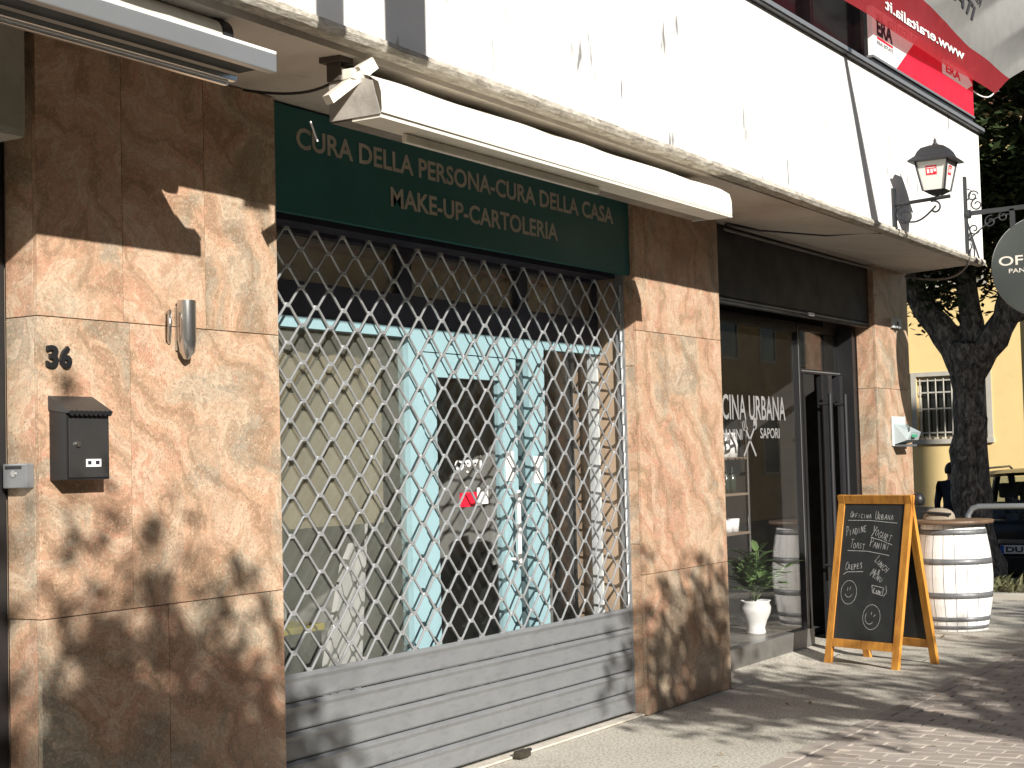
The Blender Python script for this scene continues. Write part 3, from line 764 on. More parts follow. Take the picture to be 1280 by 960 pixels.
MB().hexa([(7.951, -.60, 2.79), (7.958, -.60, 2.79), (7.958, -.836, 2.79), (7.951, -.836, 2.79)], [(7.951, -.60, 3.0), (7.958, -.60, 3.0), (7.958, -.80, 2.92), (7.951, -.80, 2.92)]).build('end_plate', M_CREAM2, A2)
am = MB(); am.bar((4.615, -.70, 2.845), (4.80, -.74, 2.985), .04, .035); am.bar((4.76, -.735, 2.965), (4.825, -.75, 3.015), .04, .05); am.box(4.70, 4.73, -.75, -.70, 2.935, 2.975, bev=.006)
am.build('folding_arm', M_CREAM2, A2)
bk = MB(); bk.box(4.72, 4.80, -.68, -.58, 3.02, 3.052); bk.box(4.74, 4.752, -.66, -.60, 2.95, 3.045)
bk.build('arm_bracket', mat('rusty_steel', (.10, .08, .065), .7, .4), A2)
rg = MB(); rg.tube([Vector((4.83+.025*math.cos(a), -.74, 2.885+.05*math.sin(a))) for a in [i*2*math.pi/14 for i in range(15)]], .007, 6)
rg.tube([(4.83, -.74, 2.935), (4.83, -.735, 2.99)], .006, 6); rg.build('crank_eye', M_ALU, A2)
MB().tube([(4.70, -.55, 2.80), (4.74, -.55, 2.73)], .004, 5).build('loose_wire', M_WHITEP, A2)
MB().box(8.30, 8.62, -.30, -.10, 2.985, 3.045, bev=.01).build('mounting_block', M_CREAM2, A2)
# fabric tail hanging on the right end
MB().grid(lambda u, v: Vector((8.0+.9*u, -.45+.4*u, 2.93+.07*u+.018*math.sin(u*9)-.05*v*(1-u))), 20, 3).build('torn_fabric', M_CREAM2, A2)

A1 = thing('awning_cassette', 'grey awning cassette mounted over the left doorway', 'awning', (3.0, -.7, 2.85))
XA = 4.13
MB().box(.6, XA, -.865, -.83, 2.826, 2.885, bev=.004).build('front_bar', M_ALU, A1)
MB().box(.6, XA+.006, -.86, -.80, 2.888, 2.900, bev=.003).build('top_edge', M_WHITEP, A1)
MB().box(.6, XA-.02, -.828, -.715, 2.842, 2.852).build('fabric_panel', mat('dark_canvas', (.05, .05, .048), .9), A1)
lb = MB(); lb.box(.6, XA-.03, -.715, -.69, 2.812, 2.832, bev=.003); lb.box(.6, XA-.045, -.69, -.672, 2.800, 2.812, bev=.002)
lb.build('rear_bar', mat('polished_aluminium', (.85, .85, .84), .22, .9, var=.05), A1)
MB().tube([(.6, -.62, 2.985), (4.08, -.62, 2.985)], .052, 18).build('roller_tube', M_CREAM2, A1)
MB().tube([(4.081, -.62, 2.985), (4.13, -.62, 2.985)], .058, 18).build('tube_cap', M_DKGREY, A1)
MB().box(4.02, 4.10, -.80, -.70, 2.853, 2.885).build('end_bracket', M_DKGREY, A1)
MB().grid(lambda u, v: Vector((.6+3.47*u, -.60-.23*v, 2.938-.05*v-.006*math.sin(v*3.14))), 2, 8).build('rolled_fabric', mat('dark_canvas', (0, 0, 0)), A1)

# ================================================================== things on the left pillar
hn = thing('house_number', 'black raised house number 36 on the granite pillar', 'house number', (3.95, 0, 1.87))
for ch, x in (('3', 3.892), ('6', 3.954)):
    put_text(MB(), ch, lambda u, v, e: Vector((x+u, -.006-e*.1, 1.871+v)), .052, .08, .035, .06).build('digit', M_BLACK, hn)
mbx = thing('mailbox', 'black metal mailbox with sloping lid on the granite pillar', 'mailbox', (4.0, 0, 1.47))
MX0, MX1, MZ0, MZ1 = 3.905, 4.105, 1.478, 1.722; MD = -.085
MB().box(MX0, MX1, MD, -.001, MZ0, MZ1, bev=.003).build('box_body', M_BLACK, mbx)
ld = MB(); ld.hexa([(MX0-.004, -.001, MZ1+.002), (MX1+.004, -.001, MZ1+.002), (MX1+.004, MD-.014, MZ1-.012), (MX0-.004, MD-.014, MZ1-.012)],
                   [(MX0-.004, -.001, MZ1+.052), (MX1+.004, -.001, MZ1+.052), (MX1+.004, MD-.016, MZ1-.004), (MX0-.004, MD-.016, MZ1-.004)])
ld.build('lid', mat('satin_black', (.035, .034, .033), .38), mbx)
sc = MB()
for k in range(9):
    x = MX0+.012+k*.022; sc.disc((x, MD-.0165, MZ1-.012), .010, (0, 1, 0), .003, 10)
sc.build('scalloped_edge', M_BLACK, mbx)
MB().box(MX0+.008, MX1-.008, MD-.004, MD-.001, MZ0+.008, MZ1-.03, bev=.002).build('door', mat('satin_black', (0, 0, 0)), mbx)
MB().lathe([(.001, 0), (.010, 0), (.010, .006), (.001, .008)], (0, 0, 0), 12)
kl = MB(); kl.disc((MX0+.045, MD-.008, MZ0+.125), .010, (0, 1, 0), .008, 14); kl.build('keyhole', M_CHROME, mbx)
MB().box(MX0+.085, MX0+.155, MD-.0065, MD-.0045, MZ0+.045, MZ0+.072).build('name_card', M_WHITEP, mbx)
nc = MB(); nc.box(MX0+.092, MX0+.108, MD-.0075, MD-.0066, MZ0+.053, MZ0+.066); nc.box(MX0+.128, MX0+.146, MD-.0075, MD-.0066, MZ0+.053, MZ0+.066); nc.build('name_print', M_BLKP, mbx)
tb = thing('pole_holder', 'short polished steel tube holder on the granite pillar', 'holder', (4.57, 0, 1.95))
tm = MB(); tm.tube([(4.555, -.045, 2.15), (4.555, -.045, 2.00), (4.56, -.04, 1.955), (4.565, -.03, 1.93)], [.036, .036, .030, .012], 18); tm.build('tube', M_CHROME, tb)
MB().tube([(4.49, -.004, 2.10), (4.478, -.03, 2.105), (4.468, -.04, 2.06), (4.475, -.03, 2.01), (4.50, -.004, 1.99)], .008, 8).build('hook', M_CHROME, tb)
MB().box(4.535, 4.575, -.012, -.001, 1.96, 2.13, bev=.003).build('back_plate', M_CHROME, tb)
lk = thing('intercom_box', 'grey metal lock box fixed beside the left doorway', 'lock box', (X1L, .09, 1.5))
MB().box(X1L-.035, X1L-.001, .025, .145, 1.455, 1.54, bev=.004).build('casing', mat('grey_enamel', (.20, .205, .21), .4, .3), lk)
MB().disc((X1L-.0365, .09, 1.505), .012, (1, 0, 0), .004, 14).build('button', M_CHROME, lk)
MB().box(X1L-.0375, X1L-.0355, .05, .13, 1.522, 1.532).build('slot', M_BLACK, lk)

# ================================================================== things on the right pillar
dp = thing('wall_dispenser', 'grey plastic box with a spout fixed on the far granite pillar', 'dispenser', (13.25, 0, 1.65))
MB().box(13.02, 13.36, -.02, -.001, 1.55, 1.80, bev=.008).build('back_plate', M_PVC, dp)
hd = MB(); hd.hexa([(13.04, -.021, 1.565), (13.34, -.021, 1.565), (13.34, -.13, 1.60), (13.04, -.13, 1.60)], [(13.04, -.021, 1.735), (13.34, -.021, 1.735), (13.32, -.16, 1.665), (13.06, -.16, 1.665)])
hd.build('cover', mat('blue_grey_plastic', (.40, .46, .47), .4), dp)
MB().box(13.05, 13.33, -.12, -.022, 1.545, 1.563, bev=.003).build('tray', M_PVCD, dp)
MB().box(13.10, 13.20, -.164, -.150, 1.62, 1.645, bev=.003).build('label_plate', mat('green_label', (.05, .30, .16), .5), dp)
MB().tube([(13.05, -.145, 1.675), (13.2, -.10, 1.71), (13.3, -.05, 1.735)], .006, 6).build('seam', M_PVCD, dp)
ic = thing('door_bell', 'small pale doorbell plate high on the far granite pillar', 'doorbell', (13.2, 0, 2.58))
MB().box(13.10, 13.33, -.03, -.001, 2.545, 2.63, bev=.006).build('plate', M_PVC, ic)
MB().disc((13.21, -.032, 2.585), .02, (0, 1, 0), .006, 14).build('button', M_DKGREY, ic)

# ================================================================== wall lantern on the canopy
def curl(mb, c, r0, r1, a0, a1, x, r=.007, n=22):
    pts = []
    for i in range(n+1):
        t = i/n; a = a0+(a1-a0)*t; rr = r0+(r1-r0)*t; pts.append(Vector((x, c[0]+rr*math.cos(a), c[1]+rr*math.sin(a))))
    mb.tube(pts, r, 6)
LX, LY = 10.82, -1.11
L = thing('wall_lantern', 'black wrought iron wall lantern with white panes on the white fascia', 'lantern', (LX, -DO, 3.2))
MB().box(LX-.035, LX+.035, -DO-.016, -DO-.001, 3.06, 3.33, bev=.004).build('wall_plate', M_IRON, L)
pl2 = MB(); pl2.add([(LX-.035, -DO-.017, 3.33), (LX+.035, -DO-.017, 3.33), (LX, -DO-.010, 3.39)], [(0, 1, 2)])
br = MB(); br.tube([(LX, -DO-.016, 3.215), (LX, LY-.09, 3.235)], .013, 8)
curl(br, (-DO-.085, 3.135), .075, .018, math.pi*.6, -math.pi*2.0, LX)
curl(br, (LY+.02, 3.165), .02, .052, -math.pi*.2+6.28, math.pi*.35, LX)
br.tube([Vector((LX, -DO-.02-.02*t*14, 3.13-.07*math.sin(t*math.pi)+.05*t)) for t in [i/14 for i in range(15)]], .007, 6)
br.build('bracket', M_IRON, L)
LZ = 3.25
def frustum(mb, h0, w0, h1, w1): return mb.hexa([(LX+a*w0, LY+b*w0, h0) for a, b in ((-1, -1), (1, -1), (1, 1), (-1, 1))], [(LX+a*w1, LY+b*w1, h1) for a, b in ((-1, -1), (1, -1), (1, 1), (-1, 1))])
cg = MB(); cg.tube([(LX, LY, 3.235), (LX, LY, LZ+.01)], .014, 8); frustum(cg, LZ, .03, LZ+.03, .078)
for a, b in ((-1, -1), (1, -1), (1, 1), (-1, 1)): cg.tube([(LX+a*.074, LY+b*.074, LZ+.028), (LX+a*.112, LY+b*.112, LZ+.232)], .0075, 6)
cg.build('cage', M_IRON, L)
for k in range(4):
    c_, s_ = [(0, -1), (1, 0), (0, 1), (-1, 0)][k]
    t_ = Vector((-s_, c_, 0)); nn = Vector((c_, s_, 0))
    m_ = MB(); cc = Vector((LX, LY, 0))
    a, b, c, d = [cc+nn*w+t_*e+Vector((0, 0, z)) for w, e, z in ((.070, -.068, LZ+.032), (.070, .068, LZ+.032), (.108, .106, LZ+.228), (.108, -.106, LZ+.228))]
    m_.hexa([a, b, c, d], [p-nn*.004 for p in (a, b, c, d)]); pn = m_.build('pane', M_GLASSF, L)
    lg = MB()
    f_ = lambda u, v: cc+nn*(.0705+.038*v+.0012)+t_*u+Vector((0, 0, LZ+.032+.196*v))
    lg.add([f_(-.042, .5), f_(.032, .5), f_(.032, .82), f_(-.042, .82)], [(0, 1, 2, 3)]); lg.build('red_emblem', M_REDP, pn)
    wl = MB()
    f2_ = lambda u, v: cc+nn*(.0705+.038*v+.0024)+t_*u+Vector((0, 0, LZ+.032+.196*v))
    for (u0, u1, v0, v1) in ((-.036, .026, .735, .755), (-.034, -.018, .56, .70), (-.010, .006, .56, .70), (.012, .028, .60, .70)): wl.add([f2_(u0, v0), f2_(u1, v0), f2_(u1, v1), f2_(u0, v1)], [(0, 1, 2, 3)])
    wl.build('emblem_print', M_WHITEP, pn)
rf = MB(); prf = [(.150, LZ+.225), (.152, LZ+.235), (.112, LZ+.268), (.098, LZ+.30), (.078, LZ+.325), (.03, LZ+.345)]
for i in range(len(prf)-1): frustum(rf, prf[i][1], prf[i][0], prf[i+1][1], prf[i+1][0])
rf.lathe([(.016, 0), (.020, .012), (.010, .022), (.012, .034), (.001, .055)], (LX, LY, LZ+.343), 10)
rf.build('roof', M_IRON, L)

# ================================================================== round hanging sign on its iron bracket
HX = 12.6
HB = thing('sign_bracket', 'wrought iron bracket holding the round hanging sign at the canopy corner', 'bracket', (HX, -DO, 3.3))
MB().box(HX-.02, HX+.02, -DO-.022, -DO-.001, 3.03, 3.66, bev=.004).build('wall_bar', M_IRON, HB)
MB().disc((HX, -DO-.03, 3.36), .035, (0, 1, 0), .03, 12).build('boss', M_IRON, HB)
a_ = MB(); a_.bar((HX, -DO-.03, 3.365), (HX, -1.95, 3.385), .024, .035); a_.build('arm', M_IRON, HB)
sr = MB()
curl(sr, (-DO-.07, 3.50), .045, .014, math.pi*.9, -math.pi*1.6, HX, .006); curl(sr, (-DO-.10, 3.43), .05, .016, math.pi*.5, -math.pi*1.9, HX, .006)
sr.tube([(HX, -DO-.03, 3.56), (HX, -DO-.06, 3.545), (HX, -DO-.03, 3.47)], .006, 6)
curl(sr, (-DO-.07, 3.24), .045, .014, -math.pi*.9, math.pi*1.6, HX, .006); curl(sr, (-DO-.20, 3.285), .05, .015, math.pi*.6, -math.pi*1.8, HX, .006); curl(sr, (-DO-.30, 3.315), .04, .014, math.pi*.6, -math.pi*1.8, HX, .006)
sr.tube([Vector((HX, -DO-.03-.32*t, 3.16+.17*math.sin(t*1.57))) for t in [i/10 for i in range(11)]], .006, 6)
sr.tube([(HX, -DO-.03, 3.20), (HX, -DO-.055, 3.13), (HX, -DO-.03, 3.06)], .006, 6)
sr.build('scrollwork', M_IRON, HB)
DYC, DZC, DRR = -1.385, 2.905, .385
DS = thing('hanging_sign', 'round dark grey hanging sign lettered OFFICINA beside the canopy corner', 'sign', (HX, DYC, DZC))
MB().disc((HX, DYC, DZC), DRR, (1, 0, 0), .03, 64).build('disc', mat('sign_slate', (.055, .062, .058), .35, .1, var=.12, scale=2), DS)
MB().tube([Vector((HX-.002, DYC+(DRR)*math.cos(a), DZC+(DRR)*math.sin(a))) for a in [i*2*math.pi/64 for i in range(65)]], .008, 6, cap=False).build('rim', M_ALU, DS)
for y in (-1.17, -1.60): MB().box(HX-.012, HX+.012, y-.018, y+.018, DZC+math.sqrt(DRR**2-(y-DYC)**2)-.01, 3.368).build('hanger', M_IRON, DS)
fx = HX-.0175
for tx_, y_, z_, w_, h_ in (('OFFICINA', -1.055, 2.925, .66, .075), ('PANINI E SAPORI', -1.13, 2.865, .50, .035)):
    put_text(MB(), tx_, lambda u, v, e: Vector((fx, y_-u, z_+v)), w_, h_, .014).build('lettering', mat('pale_print', (.62, .58, .50), .5), DS)

# ================================================================== agency sign and flag on the first floor
E_ = thing('agency_sign', 'white and red agency sign along the first floor ledge', 'sign', (11.9, -.75, 4.25))
MB().box(10.68, 13.17, -.75, -.71, 4.25, 4.60, bev=.002).build('panel', M_WHITEP, E_)
MB().add([(11.17, -.7525, 4.252), (13.168, -.7525, 4.252), (13.168, -.7525, 4.598), (11.72, -.7525, 4.598)], [(0, 1, 2, 3)]).build('red_field', M_REDP, E_)
MB().box(10.66, 13.19, -.755, -.705, 4.232, 4.249).build('frame', M_ALU, E_)
MB().box(10.66, 13.19, -.74, -.42, 4.13, 4.228).build('sign_ledge', M_DKGREY, E_)
el = MB(); put_text(el, 'ERA', lambda u, v, e: Vector((10.76+u, -.7522, 4.41+v)), .34, .125, .04); el.build('lettering', M_BLKP, E_)
MB().box(10.76, 11.10, -.7535, -.7515, 4.382, 4.396).build('underline', M_REDP, E_)
e2 = MB(); put_text(e2, 'REAL ESTATE', lambda u, v, e: Vector((10.76+u, -.7522, 4.345+v)), .34, .026, .01); e2.build('small_lettering', M_BLKP, E_)
MB().add([(12.30, -.7545, 4.44), (12.98, -.7545, 4.44), (13.16, -.7545, 4.505), (12.98, -.7545, 4.57), (12.30, -.7545, 4.57)], [(0, 1, 2, 3, 4)]).build('white_arrow', M_WHITEP, E_)
e3 = MB(); put_text(e3, 'ERA', lambda u, v, e: Vector((12.40+u, -.7565, 4.47+v)), .40, .07, .03); e3.build('red_lettering', M_REDP, E_)

FY = -0.82
FL = thing('agency_flag', 'translucent red and white flag hanging over the agency sign', 'flag', (12.4, FY, 4.6))
def crease(t): t = t-math.floor(t); return min(t, 1-t)*2
def flag_y(x, z): return FY+.008*math.sin(x*2.3+z*4)-.012*crease(x*.8-z*1.3)-max(0, z-4.72)*.30*(.35+.65*crease((x*.55-z*1.25)*1.15))
def lower(x): return 4.440+.065*max(0.0, (x-10.4)/3.18)**1.4
def upperb(x): return 4.737+max(0.0, 12.822-x)*.077
def redf(u, v):
    x = 8.3+u*(13.584-8.3); xt = 8.3+u*(14.118-8.3); x = x*(1-v)+xt*v; z = lower(8.3+u*5.284)*(1-v)+upperb(xt)*v
    return Vector((x, flag_y(x, z), z))
MB().grid(redf, 80, 6).build('red_band', M_FLAGR, FL)
def greyf(u, v):
    xt = 8.3+u*(14.118-8.3); x = xt+v*2.6; z = upperb(xt)+v*.98
    return Vector((x, flag_y(x, z), z))
MB().grid(greyf, 90, 30).build('white_field', M_FLAGG, FL)
def onflag(x0, z0, sl=0.0):
    def f_(u, v, e):
        x = x0-u; z = z0+v-u*sl; return Vector((x, flag_y(x, z)-.007, z))
    return f_
ft = MB(); put_text(ft, 'www.eraitalia.it', onflag(12.66, 4.60, .022), 1.98, .08, .02); ft.build('flag_lettering', M_WHITEP, FL)
M_GP = mat('grey_print', (.05, .05, .055), .7)
fg = MB(); put_text(fg, 'ITALIA', onflag(12.84, 4.955, -.02), 1.35, .10, .03); fg.build('flag_lettering', M_GP, FL)
fg = MB(); put_text(fg, 'REAL ESTATE', onflag(12.98, 5.095, -.02), 1.25, .055, .02); fg.build('flag_lettering', M_GP, FL)
ml = MB(); fs_ = onflag(13.0, 5.185, -.02)
ml.add([fs_(u, v, 0) for v in (0, .05) for u in (0, .3, .6, .9, 1.2)], [(i, i+1, 5+i+1, 5+i) for i in range(4)]); ml.build('flag_stripe', mat('magenta_print', (.30, .02, .09), .6), FL)
MB().tube(bez_((13.57, FY, 4.51), (13.42, FY+.02, 4.40), (13.19, -.74, 4.47)), .006, 6).build('tie_cord', M_WHITEP, FL)

# ================================================================== cables under the canopy
def cable(name, pts, r, label, mt=M_CABLE): return tag(MB().tube(pts, r, 6).build(name, mt), label, 'cable', 'cables under the canopy')
def bez(p0, p1, p2, n=14): return [Vector(p0)*(1-t)**2+Vector(p1)*2*t*(1-t)+Vector(p2)*t*t for t in [i/n for i in range(n+1)]]
cable('cable', bez((4.9, -.05, 3.03), (4.95, -.42, 2.93), (4.84, -.62, 3.02)), .006, 'thin dark cable looping from the green sign to the awning arm', M_BLACK)
cable('cable', [(9.7, -.03, 3.03), (10.2, -.06, 3.045), (10.7, -.35, 3.035), (10.75, -.62, 3.035), (10.80, -.79, 3.02), (10.82, -.825, 3.06)], .010, 'dark cable running along the soffit to the lantern plate', M_BLACK)
cable('cable', bez((12.6, -.83, 3.08), (12.75, -.8, 2.78), (13.4, -.05, 3.0)), .009, 'pale cable drooping from the round sign bracket to the far pillar')
cable('cable', bez((9.7, -.02, 3.0), (11.2, -.03, 2.99), (12.7, -.03, 3.0)), .010, 'pale cable clipped along the top of the charcoal panel')

# ================================================================== chalkboard A-frame
fl, frt = Vector((11.062, -.086, 0)), Vector((10.825, -.706, 0)); wv = (frt-fl); WA = wv.length; ux = wv.normalized()
bn = Vector((-ux.y, ux.x, 0)); bn = bn if bn.x > 0 else -bn               # horizontal, away from the camera
SP = .46; HA = 1.20
apx = fl+bn*SP/2+Vector((0, 0, HA))
AF = thing('chalkboard_sign', 'orange wooden A-frame chalkboard standing on the pavement', 'chalkboard', tuple(fl+bn*SP/2+ux*WA/2))
def panel(base, slope_to, nrm, name_off):
    v = (slope_to-base); Ls = v.length; v = v.normalized(); nn = nrm
    def pt(u, w, d): return base+ux*u+v*w+nn*d
    def beam(u0, u1, w0, w1, d0, d1, nm, mt):
        m = MB(); m.hexa([pt(u0, w0, d0), pt(u1, w0, d0), pt(u1, w0, d1), pt(u0, w0, d1)], [pt(u0, w1, d0), pt(u1, w1, d0), pt(u1, w1, d1), pt(u0, w1, d1)]); return m.build(nm, mt, AF)
    beam(0, .058, 0, Ls, 0, -.028, 'leg', M_WOOD); beam(WA-.058, WA, 0, Ls, 0, -.028, 'leg', M_WOOD)
    beam(.0585, WA-.0585, .12, .18, -.001, -.027, 'cross_rail', M_WOOD); beam(.0585, WA-.0585, Ls-.062, Ls-.001, -.001, -.027, 'cross_rail', M_WOOD)
    bd = beam(.059, WA-.059, .181, Ls-.063, -.008, -.018, 'blackboard', M_CHALKB)
    return pt, Ls, bd
vfront = (apx-fl).normalized(); nfront = ux.cross(vfront); nfront = nfront if nfront.x < 0 else -nfront
ptF, LsF, bdF = panel(fl, apx, nfront, 'front')
bk0 = fl+bn*SP; apb = apx+bn*.004
vb = (apb-bk0).normalized(); nb = ux.cross(vb); nb = nb if nb.x > 0 else -nb
ptB, LsB, bdB = panel(bk0, apb, nb, 'rear')
hg = MB(); hg.bar(ptF(.12, LsF-.002, -.014), ptF(.17, LsF-.002, -.014), .03, .008); hg.bar(ptF(WA-.17, LsF-.002, -.014), ptF(WA-.12, LsF-.002, -.014), .03, .008); hg.build('hinge', M_ALU, AF)
MB().tube([fl+bn*.10+ux*.09+Vector((0, 0, .155)), fl+bn*SP*.5+ux*.09+Vector((0, 0, .12)), fl+bn*.36+ux*.09+Vector((0, 0, .155))], .004, 5).build('spreader_cord', M_CABLE, AF)
# chalk writing : u from the left leg, w up the board, both in metres
ch = [None]
GL = {'A': [[(0, 0), (.45, 1), (.9, 0)], [(.15, .38), (.75, .40)]], 'B': [[(0, 0), (.05, 1), (.6, .85), (.55, .6), (.05, .5), (.7, .35), (.6, .05), (0, 0)]], 'C': [[(.85, .85), (.45, 1), (.05, .6), (.1, .2), (.5, 0), (.9, .15)]],
 'D': [[(0, 0), (.05, 1), (.6, .85), (.8, .45), (.55, .08), (0, 0)]], 'E': [[(.75, .95), (.05, 1), (.0, 0), (.75, .05)], [(.02, .5), (.6, .52)]], 'F': [[(.75, .97), (.05, 1), (.0, 0)], [(.02, .5), (.55, .52)]],
 'G': [[(.85, .85), (.45, 1), (.05, .6), (.1, .15), (.5, 0), (.85, .2), (.85, .45), (.5, .45)]], 'H': [[(0, 0), (.05, 1)], [(.75, 0), (.8, 1)], [(.03, .5), (.78, .52)]], 'I': [[(.3, 0), (.35, 1)]],
 'L': [[(.05, 1), (0, 0), (.7, .05)]], 'M': [[(0, 0), (.12, 1), (.45, .35), (.8, 1), (.95, 0)]], 'N': [[(0, 0), (.05, 1), (.7, .02), (.75, 1)]], 'O': [[(.45, 1), (.08, .7), (.1, .2), (.5, 0), (.85, .3), (.8, .8), (.45, 1)]],
 'P': [[(0, 0), (.05, 1), (.65, .9), (.65, .55), (.05, .45)]], 'R': [[(0, 0), (.05, 1), (.6, .9), (.6, .58), (.05, .48), (.75, 0)]], 'S': [[(.75, .88), (.35, 1), (.08, .75), (.65, .4), (.55, .05), (.05, .1)]],
 'T': [[(.4, 0), (.42, 1)], [(0, .97), (.85, 1)]], 'U': [[(.03, 1), (.05, .25), (.4, 0), (.75, .25), (.8, 1)]], 'Y': [[(0, 1), (.4, .5)], [(.85, 1), (.2, -.15)]], '&': [[(.85, 0), (.2, .75), (.4, 1), (.6, .8), (.1, .3), (.35, 0), (.8, .4)]]}
hw = random.Random(5)
def chalk(s, u, w, W, H, ang=0.0, wd=.0021):
    c_, s_ = math.cos(ang), math.sin(ang); m = MB(); st_ = W/len(s); big = True
    for k, chx in enumerate(s):
        if chx == ' ': big = True; continue
        h_ = H*(1.25 if big else .82)*hw.uniform(.9, 1.1); w_ = st_*(.85 if not big else 1.0); dy = hw.uniform(-.08, .08)*H; sk = hw.uniform(.05, .25); big = False
        for poly in GL[chx]:
            P_ = [(k*st_+x*w_+y*h_*sk*.5+hw.uniform(-.03, .03)*w_, dy+y*h_+hw.uniform(-.03, .03)*h_) for x, y in poly]
            for (a0, b0), (a1, b1) in zip(P_[:-1], P_[1:]):
                d = Vector((a1-a0, b1-b0)); L_ = d.length or 1e-6; d /= L_; q = Vector((-d.y, d.x))*wd*hw.uniform(.7, 1.25)
                pts_ = [(a0-q.x, b0-q.y), (a1-q.x, b1-q.y), (a1+q.x, b1+q.y), (a0+q.x, b0+q.y)]
                m.add([ptF(u+x*c_-y*s_, w+x*s_+y*c_, -.0068) for x, y in pts_], [(0, 1, 2, 3)])
    m.build('chalk_word', M_CHALK, bdF)
def chline(p, wd=.0022):
    own = ch[0] is None; m = MB() if own else ch[0]
    for a, b in zip(p[:-1], p[1:]):
        a, b = Vector(a), Vector(b); d = (b-a)
        if d.length < 1e-6: continue
        d.normalize(); n_ = Vector((-d.y, d.x))*wd
        m.add([ptF(q.x, q.y, -.0066) for q in (a-n_, b-n_, b+n_, a+n_)], [(0, 1, 2, 3)])
    if own: m.build('chalk_line', M_CHALK, bdF)
chalk('OFFICINA', .115, 1.055, .20, .035, -.02); chalk('URBANA', .345, 1.045, .17, .045, -.03)
chline([(.10, 1.035), (.3, 1.036), (.55, 1.02)])
chalk('PIADINE', .10, .915, .19, .055, .22); chalk('YOGURT', .325, .935, .19, .055, -.28)
chline([(.32, .915), (.42, .895), (.52, .865)])
chalk('TOAST', .14, .835, .14, .05, -.05); chalk('PANINI', .32, .845, .18, .055, -.12)
chline([(.12, .815), (.3, .815), (.50, .79)])
chalk('CREPES', .115, .675, .16, .045, .10); chline([(.10, .64), (.13, .66), (.28, .668)])
chalk('LUNCH', .375, .745, .14, .05, -.65); chalk('&', .40, .655, .03, .03, -.3); chalk('MENU', .345, .645, .12, .045, -.5)
chline([(.37, .575), (.38, .525), (.47, .505), (.475, .56), (.37, .575)]); chalk('LUN', .385, .523, .075, .03, -.15, .003)
chline([(.48, .50), (.505, .53), (.495, .575)])
def ring(cu, cw, r, ry=None, a0=0, a1=360, n=20, wd=.0018): chline([(cu+r*math.cos(R(a0+(a1-a0)*i/n)), cw+(ry or r)*math.sin(R(a0+(a1-a0)*i/n))) for i in range(n+1)], wd)
ch[0] = MB(); ring(.165, .515, .072, .085); ring(.165, .515, .034, .035, 200, 340); chline([(.155, .55), (.15, .525)]); chline([(.178, .555), (.172, .53)])
tag(ch[0].build('chalk_smiley', M_CHALK, bdF), kind='stuff'); ch[0] = MB(); ring(.39, .35, .078, .088); ring(.375, .345, .04, .045, 140, 320); chline([(.39, .385), (.385, .365)]); chline([(.425, .37), (.41, .355)])
tag(ch[0].build('chalk_smiley', M_CHALK, bdF), kind='stuff')

# ================================================================== white barrel table
BX, BY = 13.50, -.345
BR = thing('barrel_table', 'white painted barrel with grey hoops and a brown wooden top', 'barrel', (BX, BY, 0))
bprof = [(.255, .0), (.275, .10), (.297, .22), (.310, .36), (.314, .45), (.310, .54), (.298, .66), (.278, .78), (.258, .885)]
NS = 20
for k in range(NS):
    a0 = 2*math.pi*k/NS; a1 = 2*math.pi*(k+1)/NS-.016
    m_ = MB(); m_.lathe([(r-.0, z+.002) for r, z in bprof]+[(.24, .885), (.24, .004)], (BX, BY, 0), 3, a0, a1, smooth=False); m_.build('stave', M_BARREL, BR)
def rad(z):
    for (r0, z0), (r1, z1) in zip(bprof[:-1], bprof[1:]):
        if z0 <= z <= z1: return r0+(r1-r0)*(z-z0)/(z1-z0)
    return bprof[-1][0]
for z, h in ((.02, .03), (.085, .038), (.275, .05), (.555, .05), (.80, .045)):
    MB().lathe([(rad(z)-.002, z), (rad(z)+.004, z+.001), (rad(z+h)+.004, z+h-.001), (rad(z+h)-.002, z+h)], (BX, BY, 0), 40).build('hoop', M_HOOP, BR)
MB().lathe([(.001, .888), (.325, .888), (.335, .893), (.335, .915), (.325, .92), (.001, .92)], (BX, BY, 0), 40).build('table_top', M_BOARDW, BR)
bg_ = thing('canvas_bag', 'slouched beige bag with a dark handle on the wooden barrel top', 'bag', (BX, BY+.2, .92))
MB().grid(lambda u, v: Vector((BX+.06+.11*math.cos(u*6.2832)*(1-v*v), BY+.13+.14*math.sin(u*6.2832)*(1-v*v)+.01*math.sin(u*18.85)*(1-v), .921+.095*(1-(1-v)**2))), 28, 6).add([(BX+.06, BY+.13, 1.04)], []).build('bag_body', M_BAG, bg_)
MB().lathe([(.001, -.06), (.045, -.045), (.055, 0), (.04, .045), (.001, .06)], (BX+.05, BY+.30, 1.09), 14).build('handle_roll', M_BLACK, bg_)
MB().tube([(BX-.05, BY+.24, .985), (BX-.06, BY+.1, .975), (BX-.03, BY-.0, .965)], .012, 6).build('strap', M_BLACK, bg_)

